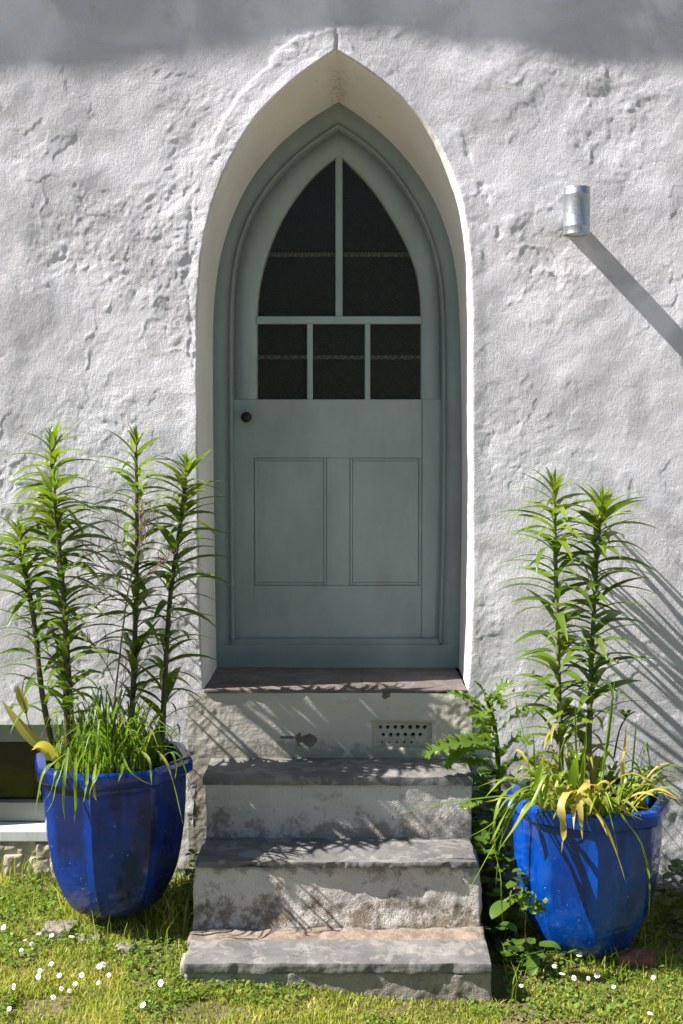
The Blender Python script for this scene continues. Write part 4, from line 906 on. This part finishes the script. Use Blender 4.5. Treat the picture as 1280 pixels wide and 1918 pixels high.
for pts, wd, tn in (
    ([(915, 1335, -.13), (895, 1320, -.16), (868, 1305, -.19), (838, 1296, -.20)], .055, .7), ([(918, 1330, -.13), (930, 1300, -.15), (945, 1285, -.16), (962, 1280, -.17)], .045, .8),
    ([(935, 1370, -.12), (960, 1345, -.16), (990, 1330, -.18), (1020, 1338, -.2)], .045, .6), ([(930, 1395, -.12), (905, 1390, -.17), (860, 1392, -.21), (825, 1400, -.24), (795, 1418, -.26)], .075, .25),
    ([(930, 1410, -.12), (900, 1400, -.16), (860, 1410, -.22), (835, 1440, -.24)], .06, .3), ([(935, 1450, -.12), (905, 1430, -.18), (880, 1430, -.22), (850, 1415, -.22)], .05, .1),
    ([(915, 1345, -.13), (905, 1330, -.2), (900, 1345, -.24), (915, 1375, -.26)], .06, .9), ([(925, 1360, -.12), (910, 1350, -.2), (912, 1380, -.24), (925, 1400, -.26)], .05, .8),
    ([(935, 1420, -.12), (950, 1395, -.18), (975, 1385, -.2), (1000, 1395, -.22)], .05, .7), ([(935, 1460, -.12), (950, 1430, -.2), (985, 1425, -.24), (1010, 1440, -.26)], .05, .5),
    ([(935, 1480, -.12), (915, 1490, -.2), (890, 1500, -.24), (866, 1515, -.26)], .06, .5), ([(935, 1500, -.12), (920, 1480, -.2), (895, 1460, -.22), (870, 1470, -.24)], .06, .1),
    ([(935, 1540, -.12), (915, 1540, -.2), (905, 1570, -.24), (900, 1600, -.25)], .06, .1), ([(912, 1315, -.14), (905, 1295, -.16), (898, 1285, -.17), (888, 1275, -.18)], .03, .9), ([(912, 1315, -.14), (925, 1300, -.2), (935, 1310, -.22), (945, 1330, -.24)], .04, .9)):
    m = MB(); spiny(m, [P_(*q) for q in pts], wd * 1.45, tn, max(4, int(len(pts) * 1.6)), rt); m.build("leaf", M['thistle'], th, tint=True)

# ------------------------------------------------------------------ weeds in the shade, small herb
def weeds(name, label, boxes, n, seed, smin=.02, smax=.05):
    R = random.Random(seed); m = MB()
    for i in range(n):
        (xa_, xb_, ya, yb, h) = R.choice(boxes); x = R.uniform(xa_, xb_); y = R.uniform(ya, yb); z = float(G(x, y)) + h * R.random(); s = R.uniform(smin, smax)
        a = R.uniform(0, 6.28); d = Vector((math.cos(a), math.sin(a), R.uniform(-.4, .5))).normalized(); sd = d.cross(Vector((0, 0, 1))).normalized(); nr = sd.cross(d)
        c = Vector((x, y, z)); k = 7; pts = [c]
        prof = [(0, .0), (.12, .42), (.4, .52), (.65, .38), (.85, .30), (1.0, 0)]
        lf = [c + d * s * t + sd * s * w_ * R.uniform(.8, 1.15) + nr * s * w_ * .25 for t, w_ in prof[1:-1]]; rt_ = [c + d * s * t - sd * s * w_ * R.uniform(.8, 1.15) + nr * s * w_ * .25 for t, w_ in prof[1:-1]]; mid = [c + d * s * t - nr * s * .12 * t * t for t, _ in prof]
        vs = mid + lf + rt_; fs = [(0, 1, 6), (0, 10, 1)]
        for q in range(3): fs += [(q + 1, q + 2, 7 + q, 6 + q), (q + 1, 10 + q, 11 + q, q + 2)]
        fs += [(4, 5, 9), (4, 13, 5)]
        m.add(vs, fs, R.random())
    o = m.build(name, M['weed'], None, tint=True, smooth=True); tag(o, label, "weeds", kind='stuff'); return o
weeds("ground_weeds", "dark leafy weeds filling the shaded gap between steps and right pot", [(.46, .58, -.48, -.03, .30), (.50, .60, -.56, -.3, .06), (.47, .52, -.3, -.02, .5)], 420, 1)
weeds("ground_weeds", "leafy weeds in the shade at the right of the right pot", [(1.02, 1.5, -.32, -.02, .16), (1.08, 1.5, -.5, -.3, .08)], 320, 2)
weeds("ground_weeds", "small weeds growing between the left pot and the steps", [(-.52, -.47, -.4, -.03, .14)], 90, 3, .012, .03)
# broad dock leaves
dock = empty("dock", ground_at(1010, 1790)); tag(dock, "low dock with rounded leaves against the foot of the right pot", "weed")
for k, (x, y, r_) in enumerate(((1010, 1770, .035), (1035, 1790, .04), (1000, 1795, .03), (950, 1690, .04), (938, 1730, .03), (1062, 1785, .025), (970, 1760, .03), (1080, 1800, .018))):
    c0 = P_(x, y, -.58 if x > 960 else -.5); m = MB(); a = R.uniform(-2.6, -.4); d = Vector((math.cos(a), math.sin(a) * .6, R.uniform(-.3, .5))).normalized(); m.ribbon(spline([c0, c0 + d * r_ * .6, c0 + d * r_ * 1.3, c0 + d * r_ * 1.9 - Vector((0, 0, .008))], 8), r_ * 1.4, .25, tint=R.uniform(.6, 1), prof=lambda t: max(.05, math.sin(math.pi * min(1, .12 + .88 * t)) ** .6)); m.build("leaf", M['weed'], dock, tint=True, smooth=True)
herb = empty("herb_robert", P_(985, 1690, -.63)); tag(herb, "small herb with ferny leaves and one purple flower before the right pot", "wild flower")
m = MB(); base = ground_at(1000, 1800)
m.tube(spline([Vector((PR.x - .19, -.55, float(G(.6, -.55)))), P_(985, 1760, -.62), P_(985, 1690, -.64), P_(968, 1668, -.64)], 10), .0016, 5); m.build("stem", M['stem'], herb)
for (x, y, sc_) in ((975, 1682, .045), (1000, 1692, .05), (985, 1675, .035), (1008, 1700, .035), (955, 1680, .03)):
    m = MB()
    for k in range(5):
        a = math.radians(-150 + 60 * k + R.uniform(-10, 10)); c0 = P_(x, y, -.645 - R.random() * .015); d = Vector((math.cos(a), -.25, math.sin(a) * .8)).normalized() * sc_ * R.uniform(.6, .9)
        spiny(m, [c0, c0 + d * .35, c0 + d * .7, c0 + d], sc_ * .5, R.uniform(.7, 1), 2, rt)
    m.build("leaf", M['thistle'], herb, tint=True)
m = MB(); c0 = P_(966, 1662, -.645)
for k in range(5): a = k * 1.2566; m.ribbon([c0, c0 + Vector((math.cos(a), -.3, math.sin(a))) * .005, c0 + Vector((math.cos(a), -.3, math.sin(a))) * .010], .007, .2)
m.build("flower", M['purple'], herb)

# ------------------------------------------------------------------ turf: blades, clover and daisy leaves (too many to count)
def turf(name, n, xr_, yr_, hmin, hmax, wmin, wmax, mat, seed, label, mask=None, dryb=0.0, lean=.8):
    R_ = np.random.RandomState(seed); x = R_.uniform(*xr_, n); y = R_.uniform(*yr_, n)
    keep = ~((x > -.47) & (x < .49) & (y > -.735))
    if mask is not None: keep &= mask(x, y, R_)
    x = x[keep]; y = y[keep]; n = len(x); z = G(x, y) + n3(x, y, 0, .25, 3) * .008
    h = R_.uniform(hmin, hmax, n) * (1 + .5 * n3(x, y, 0, .12, 6)); wd = R_.uniform(wmin, wmax, n); a = R_.uniform(0, 6.283, n); la = R_.uniform(0, 6.283, n); ln = R_.uniform(.1, lean, n) * h * 1.3
    ax, ay = np.cos(a) * wd / 2, np.sin(a) * wd / 2; dx, dy = np.cos(la) * ln, np.sin(la) * ln
    V = np.stack([np.stack([x - ax, y - ay, z - .004], -1), np.stack([x + ax, y + ay, z - .004], -1), np.stack([x + ax * .9 + dx * .35, y + ay * .9 + dy * .35, z + h * .6], -1), np.stack([x - ax * .9 + dx * .35, y - ay * .9 + dy * .35, z + h * .6], -1),
                  np.stack([x + ax * .12 + dx, y + ay * .12 + dy, z + h], -1), np.stack([x - ax * .12 + dx, y - ay * .12 + dy, z + h], -1)], 1).reshape(-1, 3)
    b_ = np.arange(n)[:, None] * 6; Q = np.concatenate([b_ + np.array([0, 1, 2, 3]), b_ + np.array([3, 2, 4, 5])])
    dry = .5 + .5 * n3(x, y, 0, .11, 7) ; t = np.clip(R_.normal(.36, .17, n) + dryb * dry, 0, 1); t = np.where(R_.rand(n) < .10 + .15 * dry, R_.uniform(.75, 1, n), t)
    o = np_mesh(name, V, Q, mat, None, True, np.repeat(t, 6)); tag(o, label, "grass", kind='stuff'); return o
turf("lawn_grass", 190000, (-1.75, 1.75), (-1.5, -.01), .008, .022, .0020, .0040, M['turf'], 1, "short sunlit lawn grass with straw coloured patches", mask=lambda x, y, R_: R_.rand(len(x)) < 1 - .8 * sstep(.15, .6, n3(x, y, 0, .13, 7) + .4 * n3(x, y, 0, .04, 9)) - .6 * sstep(-.07, -.02, y), dryb=.40)
turf("long_grass", 6500, (-1.75, 1.75), (-.75, -.01), .04, .11, .002, .004, M['turf'], 2, "longer grass tufts round the pots and along the wall foot", mask=lambda x, y, R_: (np.exp(-((np.abs(np.hypot(x - PL.x, y - PL.y) - .18)) / .07) ** 2) + np.exp(-((np.abs(np.hypot(x - PR.x, y - PR.y) - .19)) / .06) ** 2) + (y > -.09) * .8 + (np.abs(x + .5) < .04) * .8 + (np.abs(x - .52) < .04) * .5) > R_.rand(len(x)), lean=.7)
def rosettes(name, n, seed, s0, s1, label):
    R_ = np.random.RandomState(seed); x = R_.uniform(-1.6, 1.6, n); y = R_.uniform(-1.4, -.02, n); keep = ~((x > -.47) & (x < .49) & (y > -.735)) & (n3(x, y, 0, .16, 8) > -.25); x = x[keep]; y = y[keep]; n = len(x)
    z = G(x, y) + n3(x, y, 0, .25, 3) * .008 + R_.uniform(.008, .026, n); s = R_.uniform(s0, s1, n); a = R_.uniform(0, 6.283, n); tl = R_.uniform(-.5, .5, (n, 2)); Vs = []
    for k, (u_, v_) in enumerate(((-1, 0), (-.55, -.55), (.3, -.62), (1, -.1), (.75, .45), (-.2, .62))):
        px = (u_ * np.cos(a) - v_ * np.sin(a)) * s; py = (u_ * np.sin(a) + v_ * np.cos(a)) * s; Vs.append(np.stack([x + px, y + py, z + px * tl[:, 0] + py * tl[:, 1] + np.abs(v_) * s * .2], -1))
    V = np.stack(Vs, 1).reshape(-1, 3); b_ = np.arange(n)[:, None] * 6; Q = np.concatenate([b_ + np.array([0, 1, 2, 3]), b_ + np.array([0, 3, 4, 5])])
    o = np_mesh(name, V, Q, M['clover'], None, True, np.repeat(R_.rand(n), 6)); tag(o, label, "clover", kind='stuff')
rosettes("clover_leaves", 30000, 4, .004, .009, "small round clover and daisy leaves among the lawn grass")

# ------------------------------------------------------------------ daisies
DA = [(9, 1752), (75, 1764), (99, 1767), (49, 1776), (62, 1784), (42, 1795), (136, 1769), (98, 1821), (77, 1834), (74, 1845), (113, 1843), (28, 1864), (117, 1868), (143, 1859), (155, 1842), (188, 1826), (195, 1822), (206, 1842), (102, 1884), (302, 1857), (269, 1899), (132, 1872), (20, 1906), (186, 1857)]
DB = [(1037, 1825), (1052, 1839), (1074, 1847), (1101, 1848), (1117, 1842), (1148, 1864), (1222, 1846), (975, 1862), (1216, 1914), (1084, 1804)]
ORD = "first second third fourth fifth sixth seventh eighth ninth tenth eleventh twelfth thirteenth fourteenth fifteenth sixteenth seventeenth eighteenth nineteenth twentieth twenty-first twenty-second twenty-third twenty-fourth".split()
def petal_mesh(seed):
    R_ = random.Random(seed); m = MB()
    for k in range(17):
        a = k * 6.2832 / 17 + R_.uniform(-.08, .08); d = Vector((math.cos(a), math.sin(a), 0)); up = R_.uniform(.0, .3); L_ = .0135 * R_.uniform(.85, 1.08)
        m.ribbon([d * .003, d * .007 + Vector((0, 0, up * .003)), d * L_ + Vector((0, 0, up * .004 - .001))], .0038, .1, prof=lambda t: .6 + .4 * t)
    me = bpy.data.meshes.new("petals"); me.from_pydata(m.v, [], m.f); me.update(); me.materials.append(M['petal']); me['local'] = 1; return me
PM = [petal_mesh(k) for k in range(4)]
m = MB(); m.lathe([(.0001, .0030), (.003, .0028), (.0048, .0014), (.0052, -.0005)], 10); cme = bpy.data.meshes.new("centre"); cme.from_pydata(m.v, [], m.f); cme.materials.append(M['centre']); cme['local'] = 1
m = MB(); m.tube([(0, 0, -.04), (0, 0, 0)], .0009, 5); sme = bpy.data.meshes.new("stem"); sme.from_pydata(m.v, [], m.f); sme.materials.append(M['clover']); sme['local'] = 1
def daisy(x, y, label, group, seed):
    R_ = random.Random(seed); p = ground_at(x, y); root = empty("daisy", p + Vector((0, -.01, .030))); tag(root, label, "daisy", group)
    s = R_.uniform(.45, .72); root.scale = (s, s, s); root.rotation_euler = (R_.uniform(-.1, 1.1), R_.uniform(-.7, .4), R_.uniform(-.6, .6))
    for nm, me in (("petals", R_.choice(PM)), ("centre", cme), ("stem", sme)): o = bpy.data.objects.new(nm, me); COL.objects.link(o); o.parent = root
for i, (x, y) in enumerate(sorted(DA)): daisy(x, y, "white daisy in the lawn below the left pot, %s from the left" % ORD[i], "daisies in the left lawn", i)
for i, (x, y) in enumerate(sorted(DB)): daisy(x, y, "white daisy in the lawn below the right pot, %s from the steps" % ORD[i], "daisies in the right lawn", 50 + i)

# ------------------------------------------------------------------ loose stones by the pots
def rock(px, py, Y, w_, d_, h_, mat, label, seed, nm="garden_stone"):
    p = W(px, py, Y); g = float(G(p.x, Y)); o = worn_block(nm, p.x - w_ / 2, p.x + w_ / 2, Y - d_ / 2, Y + d_ / 2, g - .01, g + h_, mat, None, .005, min(.009, h_ * .4), .009, seed); tag(o, label, "stone" if nm != "half_brick" else "brick"); return o
rock(112, 1690, -.44, .10, .09, .024, M['pebble'], "flat pale stone wedged under the left side of the left pot", 1)
rock(232, 1742, -.56, .06, .04, .018, M['pebble'], "small pale stone in the grass in front of the left pot", 2)
rock(56, 1738, -.60, .05, .03, .012, M['pebble'], "thin flat stone lying in the lawn at the far left", 3)
rock(165, 1722, -.50, .07, .05, .014, M['pebble'], "low stone under the front left corner of the left pot", 4)
rock(1192, 1800, -.50, .11, .07, .035, M['brick'], "broken red brick under the right side of the right pot", 5, "half_brick")
rock(307, 1806, -.78, .02, .02, .01, M['pebble'], "chip of dry bark on the lawn beside the lowest step", 6)
